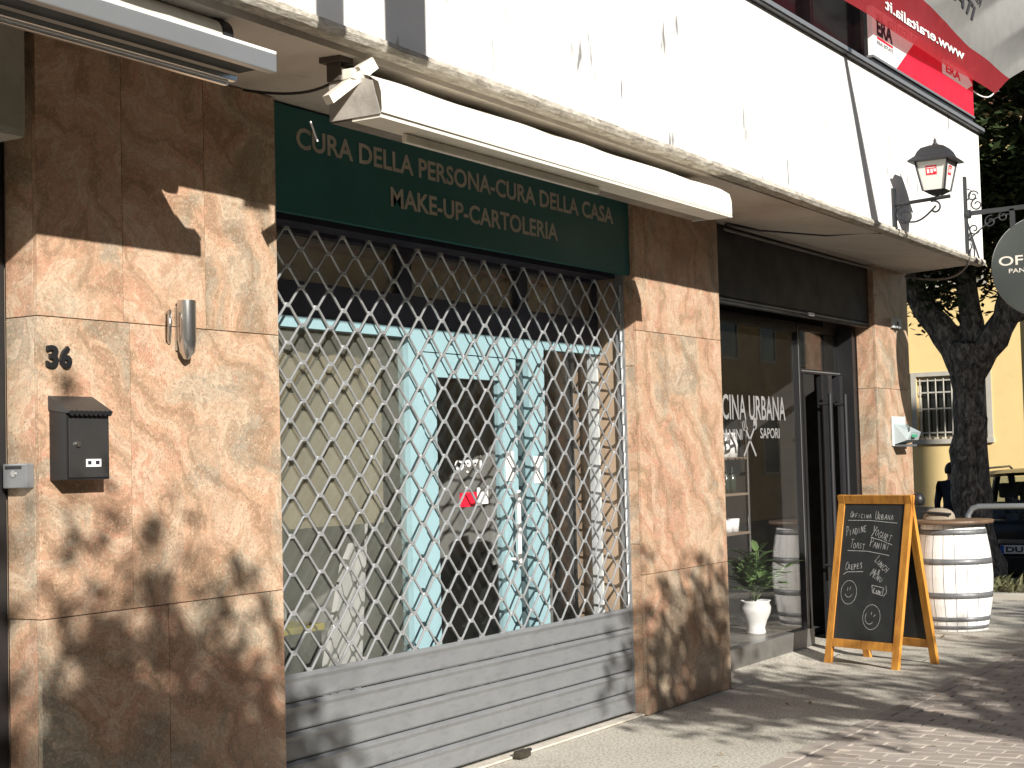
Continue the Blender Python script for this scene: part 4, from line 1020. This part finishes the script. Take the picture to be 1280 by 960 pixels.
# ================================================================== far side of the corner : bed, tree, hoop rail, car, person, yellow house
PB = thing('planting_bed', 'kerbed planting bed of bare soil round the street tree', 'planting bed', (18.2, .9, 0))
MB().box(16.4, 18.6, -1.2, 2.6, -.1, .035).build('soil', M_SOIL, PB)
kb = MB(); kb.box(16.28, 16.398, -1.3, 2.7, -.1, .06, bev=.01); kb.build('kerb', M_TRIM, PB)
rg_ = random.Random(9)
for k, (x, y, lab) in enumerate([(16.75, .02, 'low green weeds nearest the kerb in front of the parked car'), (17.3, .30, 'leafy green weeds between the tree foot and the hoop barrier'), (17.9, .05, 'darker green weeds behind the hoop barrier leg')]):
    m_ = MB()
    for i in range(60):
        a = rg_.uniform(0, 6.28); leaf(m_, Vector((x+rg_.gauss(0, .12), y+rg_.gauss(0, .12), .035)), Vector((math.cos(a), math.sin(a), rg_.uniform(.3, 1.6))), rg_.uniform(.08, .24), .03)
    tag(m_.build('weed_clump', M_LEAF if k == 2 else M_WEED), lab, 'weeds', 'weeds in the planting bed')

def make_tree(name, label, base, trunk_pts, trunk_r, limbs, blobs, nleaf, lsize, seed, group=None, leafm=M_LEAF, kind='leafq'):
    rr = random.Random(seed); t = thing(name, label, 'tree', base, group)
    tk = MB()
    def wob(pts, rad, n=12):
        pts = [Vector(p) for p in pts]; out = []; ro = []
        k = len(pts)-1
        for i in range(n+1):
            s = i/n*k; j = min(int(s), k-1); f = s-j
            p0 = pts[max(j-1, 0)]; p1 = pts[j]; p2 = pts[j+1]; p3 = pts[min(j+2, k)]
            q = .5*((2*p1)+(p2-p0)*f+(2*p0-5*p1+4*p2-p3)*f*f+(3*p1-p0-3*p2+p3)*f**3)
            r_ = rad[j]*(1-f)+rad[j+1]*f
            out.append(q+Vector((rr.uniform(-1, 1), rr.uniform(-1, 1), 0))*r_*.10); ro.append(r_*(1+rr.uniform(-.08, .08)))
        return out, ro
    p, r_ = wob(trunk_pts, trunk_r, 22); tk.tube(p, r_, 14); tk.build('trunk', M_BARK, t)
    for lp_, lr in limbs:
        lm = MB(); p, r_ = wob(lp_, lr, 14); lm.tube(p, r_, 9); lm.build('limb', M_BARK, t)
    cr = MB(); vols = [b[1][0]*b[1][1]*b[1][2] for b in blobs]; tot = sum(vols)
    for (c, s), v in zip(blobs, vols):
        c = Vector(c); nclump = max(3, int(nleaf*v/tot/26))
        for q in range(nclump):
            while True:
                d = Vector((rr.uniform(-1, 1), rr.uniform(-1, 1), rr.uniform(-1, 1)))
                if d.length <= 1: break
            d = d.normalized()*(d.length**.45)
            cc = c+Vector((d.x*s[0], d.y*s[1], d.z*s[2])); cs = rr.uniform(.6, 1.4)*lsize*2.4
            for i in range(26):
                p = cc+Vector((rr.gauss(0, .5), rr.gauss(0, .5), rr.gauss(0, .45)))*cs
                a = rr.uniform(0, 6.28); ld = Vector((math.cos(a), math.sin(a), rr.uniform(-.9, .5))).normalized()
                L_ = lsize*rr.uniform(.6, 1.25); up = Vector((rr.uniform(-.6, .6), rr.uniform(-.6, .6), 1)).normalized()
                x = ld.cross(up).normalized()*L_*.24
                cr.add([p, p+ld*L_*.5+x, p+ld*L_, p+ld*L_*.5-x], [(0, 1, 2, 3)])
    cw = cr.build('crown', leafm, t); tag(cw, kind='stuff'); return t
T0 = Vector((19.9, 1.24, 0))
make_tree('street_tree', 'old street tree with a thick forked trunk and dense dark leaves', tuple(T0),
    [T0+Vector((0, .0, -.1)), T0+Vector((0, 0, .12)), T0+Vector((0, .02, .6)), T0+Vector((0, .04, 1.3)), T0+Vector((0, .02, 2.0)), T0+Vector((0, 0, 2.6)), T0+Vector((0, 0, 2.9))], [.42, .33, .25, .235, .19, .23, .24],
    [([T0+Vector((0, .05, 2.5)), T0+Vector((0, .32, 3.0)), T0+Vector((0, .62, 3.45)), T0+Vector((0, .72, 4.2)), T0+Vector((.3, 1.0, 5.6))], [.20, .17, .14, .11, .05]),
     ([T0+Vector((0, -.05, 2.5)), T0+Vector((0, -.36, 2.95)), T0+Vector((0, -.55, 3.4)), T0+Vector((0, -.5, 4.3)), T0+Vector((-.3, -1.0, 5.8))], [.20, .18, .15, .12, .05]),
     ([T0+Vector((.05, 0, 2.6)), T0+Vector((.05, -.03, 3.2)), T0+Vector((.1, .1, 4.2)), T0+Vector((0, .2, 5.8))], [.19, .14, .11, .05]),
     ([T0+Vector((.0, -.5, 3.1)), T0+Vector((-.2, -.95, 3.25)), T0+Vector((-.4, -1.6, 3.7))], [.10, .07, .03])],
    [(T0+Vector((0, 0, 5.4)), (2.4, 2.6, 1.5)), (T0+Vector((-.3, -1.5, 4.7)), (1.5, 1.5, .9)), (T0+Vector((.2, .8, 4.7)), (1.6, 1.5, .75)), (T0+Vector((.0, .25, 3.75)), (.55, .45, .5)), (T0+Vector((.3, .3, 3.7)), (.55, .5, .5)), (T0+Vector((.5, .2, 3.9)), (.7, .8, .5)), (T0+Vector((.6, .9, 3.8)), (.7, .6, .5)), (T0+Vector((.2, 1.0, 3.3)), (.3, .25, .25)), (T0+Vector((.5, 2.2, 5.2)), (1.5, 1.5, 1.2)), (T0+Vector((0, -.6, 7.2)), (2.4, 2.6, 1.3)), (T0+Vector((0, -.8, 4.25)), (.9, .6, .4))],
    90000, .14, 11)

HR = thing('hoop_barrier', 'grey metal hoop barrier standing in the bed in front of the parked car', 'barrier', (17.4, .05, 0))
MB().tube([(17.4, .62, 0.0), (17.4, .62, .80), (17.4, .57, .87), (17.4, .50, .89), (17.4, .02, .89), (17.4, -.05, .87), (17.4, -.09, .80), (17.4, -.09, 0.0)], .032, 10).build('hoop_rail', M_ALU, HR)

# parked car, seen from behind
CX, CY, CZ = 21.0, .95, -.42
C = thing('parked_car', 'dark hatchback car parked behind the street tree, seen from the rear', 'car', (CX+2, CY, CZ))
def carbody(u, v):
    # u along the length 0..1 , v around half section
    return None
W2 = .86
sec = [(0.0, .30, .95, .80), (.06, .26, 1.0, .85), (.6, .22, 1.0, .86), (2.4, .22, 1.0, .86), (3.3, .24, .95, .84), (3.85, .30, .80, .76), (3.98, .40, .66, .66)]
vs = []; NB = 10
for x, z0, z1, w in sec:
    ringp = [(-w*.9, z0), (-w, z0+.12), (-w*1.01, (z0+z1)/2), (-w*.96, z1-.06), (-w*.88, z1), (w*.88, z1), (w*.96, z1-.06), (w*1.01, (z0+z1)/2), (w, z0+.12), (w*.9, z0)]
    vs += [(CX+x, CY+y, CZ+z) for y, z in ringp]
fs = [(i*NB+j, i*NB+(j+1) % NB, (i+1)*NB+(j+1) % NB, (i+1)*NB+j) for i in range(len(sec)-1) for j in range(NB)]
MB().add(vs, fs+[list(range(NB))[::-1], list(range((len(sec)-1)*NB, len(sec)*NB))], True).build('body', M_CARP, C)
RB = [(.05, 1.0), (.35, 1.58), (.9, 1.63), (1.9, 1.62), (2.75, 1.0)]
for s in (-1, 1):
    for (a, za), (b, zb) in ((RB[0], RB[1]), (RB[3], RB[4])):
        MB().bar((CX+a, CY+s*(.74 if za < 1.2 else .60), CZ+za-.02), (CX+b, CY+s*(.60 if zb > 1.2 else .74), CZ+zb-.02), .09, .06).build('roof_pillar', M_CARP, C)
    MB().bar((CX+1.35, CY+s*.75, CZ+.98), (CX+1.25, CY+s*.61, CZ+1.61), .08, .05).build('roof_pillar', M_CARP, C)
rfm = MB(); rfm.grid(lambda u, v: Vector((CX+.30+1.65*u, CY+(v-.5)*1.26, CZ+1.585+.05*math.sin(u*3.14)+.03*math.sin(v*3.14))), 10, 8); rfm.grid(lambda u, v: Vector((CX+.30+1.65*u, CY+(.5-v)*1.26, CZ+1.545+.05*math.sin(u*3.14)+.03*math.sin(v*3.14))), 10, 8)
rfm.build('roof', M_CARP, C)
for s in (-1, 1): MB().tube([(CX+.4, CY+s*.56, CZ+1.62), (CX+.5, CY+s*.56, CZ+1.675), (CX+1.7, CY+s*.56, CZ+1.685), (CX+1.85, CY+s*.56, CZ+1.64)], .016, 6).build('roof_rail', M_ALU, C)
def quad_glass(pts): return MB().add(pts, [(0, 1, 2, 3)]).build('window', M_GLASST, C)
quad_glass([(CX+.06, CY-.70, CZ+1.0), (CX+.06, CY+.70, CZ+1.0), (CX+.34, CY+.57, CZ+1.56), (CX+.34, CY-.57, CZ+1.56)])
quad_glass([(CX+2.73, CY-.70, CZ+1.0), (CX+2.73, CY+.70, CZ+1.0), (CX+1.92, CY+.57, CZ+1.60), (CX+1.92, CY-.57, CZ+1.60)])
for s in (-1, 1): quad_glass([(CX+.2, CY+s*.75, CZ+1.0), (CX+2.6, CY+s*.75, CZ+1.0), (CX+1.9, CY+s*.61, CZ+1.57), (CX+.4, CY+s*.61, CZ+1.57)])
for x in (.75, 1.55):
    for s in (-1, 1):
        st_ = MB(); st_.box(CX+x, CX+x+.12, CY+s*.36-.22, CY+s*.36+.22, CZ+.6, CZ+1.22, bev=.05); st_.box(CX+x+.02, CX+x+.10, CY+s*.36-.13, CY+s*.36+.13, CZ+1.27, CZ+1.47, bev=.04); st_.box(CX+x+.045, CX+x+.07, CY+s*.36-.05, CY+s*.36+.05, CZ+1.2, CZ+1.3)
        st_.build('seat', M_BLACK, C)
bmp_ = MB(); bmp_.box(CX-.09, CX+.06, CY-.84, CY+.84, CZ+.32, CZ+.56, bev=.04); bmp_.build('bumper', M_BLACK, C)
pt_ = MB(); pt_.box(CX-.098, CX-.092, CY-.26, CY+.26, CZ+.60-.02, CZ+.69, bev=.002); PT = pt_.build('number_plate', M_WHITEP, C)
MB().box(CX-.1005, CX-.0985, CY+.215, CY+.258, CZ+.582, CZ+.688).build('blue_band', mat('plate_blue', (.02, .10, .5), .4), PT)
pl_ = MB(); put_text(pl_, 'DU 5', lambda u, v, e: Vector((CX-.1005, CY+.19-u, CZ+.60+v)), .34, .07, .03); pl_.build('plate_lettering', M_BLKP, PT)
MB().box(CX-.06, CX-.0, CY-.3, CY+.3, CZ+.70, CZ+.76, bev=.01).build('boot_trim', M_CHROME, C)
MB().box(CX-.092, CX-.0, CY-.33, CY+.33, CZ+.562, CZ+.705, bev=.004).build('plate_recess', M_CARP, C)
for s in (-1, 1):
    MB().box(CX-.03, CX+.12, CY+s*.74-.10, CY+s*.74+.10, CZ+.68, CZ+.92, bev=.02).build('tail_light', mat('red_lens', (.25, .01, .01), .2), C)
    for x in (.75, 3.1):
        w_ = MB(); w_.M = Matrix.Translation((CX+x, CY+s*.78, CZ+.31)) @ Matrix.Rotation(R(90), 4, 'X')
        w_.lathe([(.19, -.10), (.29, -.10), (.31, -.07), (.31, .07), (.29, .10), (.19, .10)], (0, 0, 0), 28); w_.M = None
        wo = w_.build('wheel', M_RUB, C)
        w_ = MB(); w_.M = Matrix.Translation((CX+x, CY+s*.78, CZ+.31)) @ Matrix.Rotation(R(90), 4, 'X')
        w_.lathe([(.001, .05), (.19, .07), (.19, -.07), (.001, -.05)], (0, 0, 0), 20); w_.build('rim', M_ALU, wo)

# person in dark clothes standing behind the tree, back to the street
def figure(name, label, base, face):
    t = thing(name, label, 'person', base)
    me = bpy.data.meshes.new('body')
    J = {'pel': (0, 0, .95), 'wa': (0, 0, 1.10), 'ch': (0, .0, 1.30), 'nk': (0, 0, 1.47), 'h0': (0, .01, 1.56), 'h1': (0, .02, 1.66),
         'sl': (.17, 0, 1.41), 'el': (.25, .02, 1.14), 'hl': (.25, .10, .90), 'hl2': (.25, .12, .80), 'sr': (-.17, 0, 1.41), 'er': (-.25, .02, 1.14), 'hr': (-.25, .10, .90), 'hr2': (-.25, .12, .80),
         'l0': (.10, 0, .88), 'l1': (.11, .01, .50), 'l2': (.11, -.01, .09), 'l3': (.11, .13, .04), 'r0': (-.10, 0, .88), 'r1': (-.11, .02, .50), 'r2': (-.12, 0, .09), 'r3': (-.12, .14, .04)}
    RAD = {'pel': .155, 'wa': .14, 'ch': .165, 'nk': .062, 'h0': .085, 'h1': .095, 'sl': .075, 'el': .05, 'hl': .036, 'hl2': .03, 'sr': .075, 'er': .05, 'hr': .036, 'hr2': .03, 'l0': .095, 'l1': .065, 'l2': .048, 'l3': .04, 'r0': .095, 'r1': .065, 'r2': .048, 'r3': .04}
    E = [('pel', 'wa'), ('wa', 'ch'), ('ch', 'nk'), ('nk', 'h0'), ('h0', 'h1'), ('ch', 'sl'), ('sl', 'el'), ('el', 'hl'), ('hl', 'hl2'), ('ch', 'sr'), ('sr', 'er'), ('er', 'hr'), ('hr', 'hr2'), ('pel', 'l0'), ('l0', 'l1'), ('l1', 'l2'), ('l2', 'l3'), ('pel', 'r0'), ('r0', 'r1'), ('r1', 'r2'), ('r2', 'r3')]
    ks = list(J); ro = Matrix.Rotation(face, 4, 'Z')
    me.from_pydata([tuple(ro @ Vector(J[k])) for k in ks], [(ks.index(a), ks.index(b)) for a, b in E], [])
    ob = bpy.data.objects.new('body', me); col.objects.link(ob); ob.parent = t
    sk = ob.modifiers.new('skin', 'SKIN'); sb = ob.modifiers.new('sub', 'SUBSURF'); sb.levels = 2; sb.render_levels = 2
    for k, sv in zip(ks, me.skin_vertices[0].data): sv.radius = (RAD[k]*(1.12 if k in ('pel', 'wa', 'ch') else 1), RAD[k]); sv.use_root = (k == 'pel')
    dg = bpy.context.evaluated_depsgraph_get(); m2 = bpy.data.meshes.new_from_object(ob.evaluated_get(dg))
    ob.modifiers.clear(); ob.data = m2; m2.name = 'body'
    m2.materials.clear(); m2.materials.append(M_JACKET); m2.materials.append(M_SKIN)
    for p in m2.polygons:
        p.use_smooth = True; z = p.center.z
        p.material_index = 1 if (z > 1.485 or (z < .88 and abs((ro.inverted() @ p.center).x) > .2)) else 0
    hr = MB(); b_ = Vector(base)
    hm = MB(); hm.M = Matrix.Translation(b_) @ ro
    hm.grid(lambda u, v: Vector((.104*math.sin(v*2.0)*math.cos(u*6.2832), -.01+.118*math.sin(v*2.0)*math.sin(u*6.2832)*(1 if math.sin(u*6.2832) < 0 else .75), 1.63+.125*math.cos(v*2.0)+(.03 if math.sin(u*6.2832) > .4 and v > .8 else 0))), 24, 12)
    hm.M = None; hm.build('hair', M_HAIR, t)
    return t
figure('person', 'person in a dark jacket standing half hidden behind the tree trunk', (24.0, 2.70, -.42), R(-90))

# yellow house across the side street
YH = thing('yellow_house', 'sunlit yellow rendered house with a barred window beyond the tree', 'house', (33, 4, -.42))
yx = 33.0
def wall_with_holes(mb, x, y0, y1, z0, z1, holes, th=.25):
    ys = sorted(set([y0, y1]+[h[0] for h in holes]+[h[1] for h in holes])); zs = sorted(set([z0, z1]+[h[2] for h in holes]+[h[3] for h in holes]))
    for a, b in zip(ys[:-1], ys[1:]):
        for c, d in zip(zs[:-1], zs[1:]):
            if any(h[0] <= a and b <= h[1] and h[2] <= c and d <= h[3] for h in holes): continue
            mb.add([(x, a, c), (x, b, c), (x, b, d), (x, a, d)], [(0, 1, 2, 3)])
    for h in holes:
        a, b, c, d = h
        mb.add([(x, a, c), (x+th, a, c), (x+th, a, d), (x, a, d)], [(0, 1, 2, 3)]); mb.add([(x, b, c), (x+th, b, c), (x+th, b, d), (x, b, d)], [(0, 1, 2, 3)])
        mb.add([(x, a, c), (x+th, a, c), (x+th, b, c), (x, b, c)], [(0, 1, 2, 3)]); mb.add([(x, a, d), (x+th, a, d), (x+th, b, d), (x, b, d)], [(0, 1, 2, 3)])
holes = [(4.55, 6.0, 1.75, 3.06), (.6, 1.9, 1.75, 3.06), (8.2, 9.6, 1.75, 3.06), (4.55, 6.0, 5.0, 6.6), (.6, 1.9, 5.0, 6.6), (8.2, 9.6, 5.0, 6.6)]
wm = MB(); wall_with_holes(wm, yx, -3.0, 14, -.5, 8.5, holes); wm.box(yx+.26, yx+9, -3, 14, -.5, 8.4)
wm.add([(yx, -3, -.5), (yx+.27, -3, -.5), (yx+.27, -3, 8.5), (yx, -3, 8.5)], [(0, 1, 2, 3)]); wm.build('wall', M_YEL, YH)
MB().box(yx-.4, yx+9.4, -3.4, 14.4, 8.5, 8.75).build('roof', mat('roof_tile', (.28, .13, .08), .9, var=.2), YH)
MB().tube([(yx-.07, 3.62, -.4), (yx-.07, 3.62, 8.4)], .05, 8).build('drain_pipe', mat('pipe_paint', (.34, .28, .16), .6), YH)
MB().box(yx-.03, yx-.002, -3, 14, -.5, .35).build('plinth', mat('house_plinth', (.30, .26, .2), .9, var=.2), YH)
for (a, b, c, d) in holes:
    wf = MB(); t = .07
    wf.box(yx+.12, yx+.17, a+.002, a+t, c+.002, d-.002); wf.box(yx+.12, yx+.17, b-t, b-.002, c+.002, d-.002); wf.box(yx+.122, yx+.168, a+t, b-t, c+.002, c+t); wf.box(yx+.122, yx+.168, a+t, b-t, d-t, d-.002); wf.box(yx+.121, yx+.169, (a+b)/2-.035, (a+b)/2+.035, c+t, d-t)
    w_ = wf.build('window', M_TRIM, YH)
    box('pane', M_UPGL, w_, yx+.14, yx+.15, a+.01, b-.01, c+.01, d-.01)
    su = MB(); su.box(yx-.06, yx+.1, a-.13, b+.13, c-.10, c-.002); su.box(yx-.025, yx-.002, a-.11, a-.002, c+.001, d+.09); su.box(yx-.025, yx-.002, b+.002, b+.11, c+.001, d+.09); su.box(yx-.027, yx-.002, a-.002, b+.002, d+.002, d+.091)
    su.build('window_surround', M_TRIM, w_)
    if c < 3:
        gb = MB()
        for i in range(9):
            y = a+.06+(b-a-.12)*i/8; gb.tube([(yx+.04, y, c+.01), (yx+.04, y, d-.01)], .016, 6)
        for z in (c+.12, c+.62, d-.35, d-.10): gb.box(yx+.03, yx+.05, a+.01, b-.01, z, z+.03)
        gb.build('window_bars', M_TRIM, w_)

# ================================================================== across the street (seen in the glass, and as shade)
def street_house(name, label, x0, x1, h, mt, wins, yf=-14.0, depth=9.0):
    t = thing(name, label, 'house', ((x0+x1)/2, yf, 0), 'houses across the street')
    box('wall', mt, t, x0, x1, yf-depth, yf, -.5, h)
    box('roof', mat('roof_tile', (.28, .13, .08)), t, x0-.3, x1+.3, yf-depth-.3, yf+.3, h+.001, h+.25)
    for (x, z, w, hh) in wins:
        f_ = MB(); f_.box(x-.08, x+w+.08, yf+.001, yf+.05, z-.08, z-.001); f_.box(x-.08, x+w+.08, yf+.001, yf+.05, z+hh+.001, z+hh+.08); f_.box(x-.08, x-.001, yf+.001, yf+.05, z, z+hh); f_.box(x+w+.001, x+w+.08, yf+.001, yf+.05, z, z+hh)
        wo = f_.build('window', M_TRIM, t); box('pane', M_UPGL, wo, x, x+w, yf+.002, yf+.02, z, z+hh)
    return t
grid_w = lambda x0, x1, st, zs: [(x, z, 1.1, 1.7) for z in zs for x in [x0+1+i*st for i in range(int((x1-x0-2)/st)+1)]]
street_house('town_house', 'tall ochre town house across the street', 8.6, 17.6, 15.5, M_OCHRE, grid_w(8.6, 17.6, 3, (1.2, 4.6, 7.9)), depth=4.0)
street_house('town_house', 'low ochre town house across the street with one row of windows', 19.4, 35.0, 5.6, M_OCHRE, grid_w(19.4, 35, 3.2, (1.2,)))
street_house('town_house', 'long grey brown town house added straight across the street to block low sky', -32.0, 8.3, 6.2, mat('brown_render', (.22, .17, .12), .9, dirt=.2), grid_w(-32, 8.3, 3.4, (1.2, 4.4)))  # unseen house added to cut low sky light and street bounce
street_house('town_house', 'far ochre town house across the street with pale surrounds', 38.5, 58.0, 8.2, M_OCHRE, grid_w(38.5, 58, 2.9, (1.0, 4.4)))
TL = 'street tree across the road, out of the picture on the right'
def away(p, t): return Vector((p[0]-.65*t, p[1]-t, p[2]+.57*t))
def shade_tree(spots, t, seed, nl, ls=.15, top=None, lab=TL):
    bl_ = [(away(p, t), s) for p, s in spots]
    cx = sum(b[0].x for b in bl_)/len(bl_); y = bl_[0][0].y; zm = min(b[0].z for b in bl_); b0 = Vector((cx, y, 0))
    make_tree('roadside_tree', lab, tuple(b0), [b0+Vector((0, 0, -.05)), b0+Vector((.05, 0, 1.2)), b0+Vector((0, .05, zm*.8)), b0+Vector((0, 0, zm+.3))], [.17, .13, .11, .08],
        [([b0+Vector((0, 0, zm*.7)), (b0+Vector((0, 0, zm*.8))+c)/2, c], [.07, .05, .02]) for c, s in bl_], bl_, nl, ls, seed, 'trees across the road', M_LEAF)
# crown that dapples the first pillar
shade_tree([((4.2, 0, .86), (.20, .3, .34)), ((4.02, 0, .45), (.24, .3, .34)), ((4.75, 0, .50), (.30, .3, .36)), ((5.0, 0, .25), (.30, .3, .36)), ((4.35, 0, .15), (.40, .4, .40)), ((4.6, 0, .75), (.14, .3, .16)), ((4.0, 0, -.2), (.7, .5, .5)), ((4.4, 0, .22), (.35, .3, .3)), ((4.85, 0, .12), (.35, .3, .35)), ((5.2, 0, -.2), (.3, .3, .35))], 6.2, 21, 5600, .15, lab='slim street tree across the road that dapples the first granite pillar')
# crown that dapples the second pillar and the paving
shade_tree([((8.9, 0, .40), (.50, .4, .48)), ((9.35, 0, .1), (.55, .5, .5)), ((9.0, 0, -.2), (.6, .5, .4)), ((9.9, -.35, -.08), (.8, .4, .18)), ((10.8, -.95, -.1), (.9, .4, .18)), ((12.0, -1.4, -.1), (1.2, .5, .24))], 6.6, 22, 3300, .15, lab='broad street tree across the road that dapples the second pillar and the paving')
shade_tree([((10.4, -1.95, -.1), (.8, .35, .26)), ((11.6, -1.75, -.1), (1.0, .4, .30)), ((13.2, -1.5, -.1), (1.2, .4, .32)), ((15.2, -1.2, -.1), (1.2, .5, .32)), ((11.0, -2.9, -.1), (1.3, .6, .3)), ((9.35, -2.15, -.1), (.7, .3, .22)), ((10.1, -2.5, -.1), (.8, .4, .25))], 8.2, 23, 8200, .17, lab='dense street tree across the road that shades the street bricks')
# banners added out of view to cast the shadow strips on the fascia
for k, (x, w) in enumerate(((4.51, .16), (4.98, .27))):
    p = away((x, -DO, 3.02), 1.3)
    t = thing('shadow_banner', ['narrow', 'wide'][k]+' grey cloth banner added out of view to shade the left end of the canopy', 'banner', (p.x, p.y, p.z), 'added shadow banners above the canopy')
    MB().box(p.x-w/2, p.x+w/2, p.y-.004, p.y+.004, p.z, p.z+2.2).build('cloth', cloth('grey_cloth_%d' % k, (.35, .35, .36), .6, .62 if k == 0 else .85), t)
    MB().tube([(p.x, p.y, p.z+2.21), (p.x, -.4, p.z+2.5)], .02, 8).build('pole', M_ALU, t)
pf = thing('shadow_pole', 'thin leaning steel pole added out of view to shade the right part of the white canopy', 'pole', (9.0, -2.5, 5.0))
q0, q1 = away((9.93, -DO, 4.12), 1.7), away((10.44, -DO, 3.03), 2.5)  # unseen pole added for the slanting shadow on the fascia
MB().tube([q0, q0*.5+q1*.5, q1], [.03, .05, .07], 8).build('pole', M_ALU, pf)
MB().tube([q0, (q0.x, -.42, 5.6)], .02, 8).build('stay', M_ALU, pf)
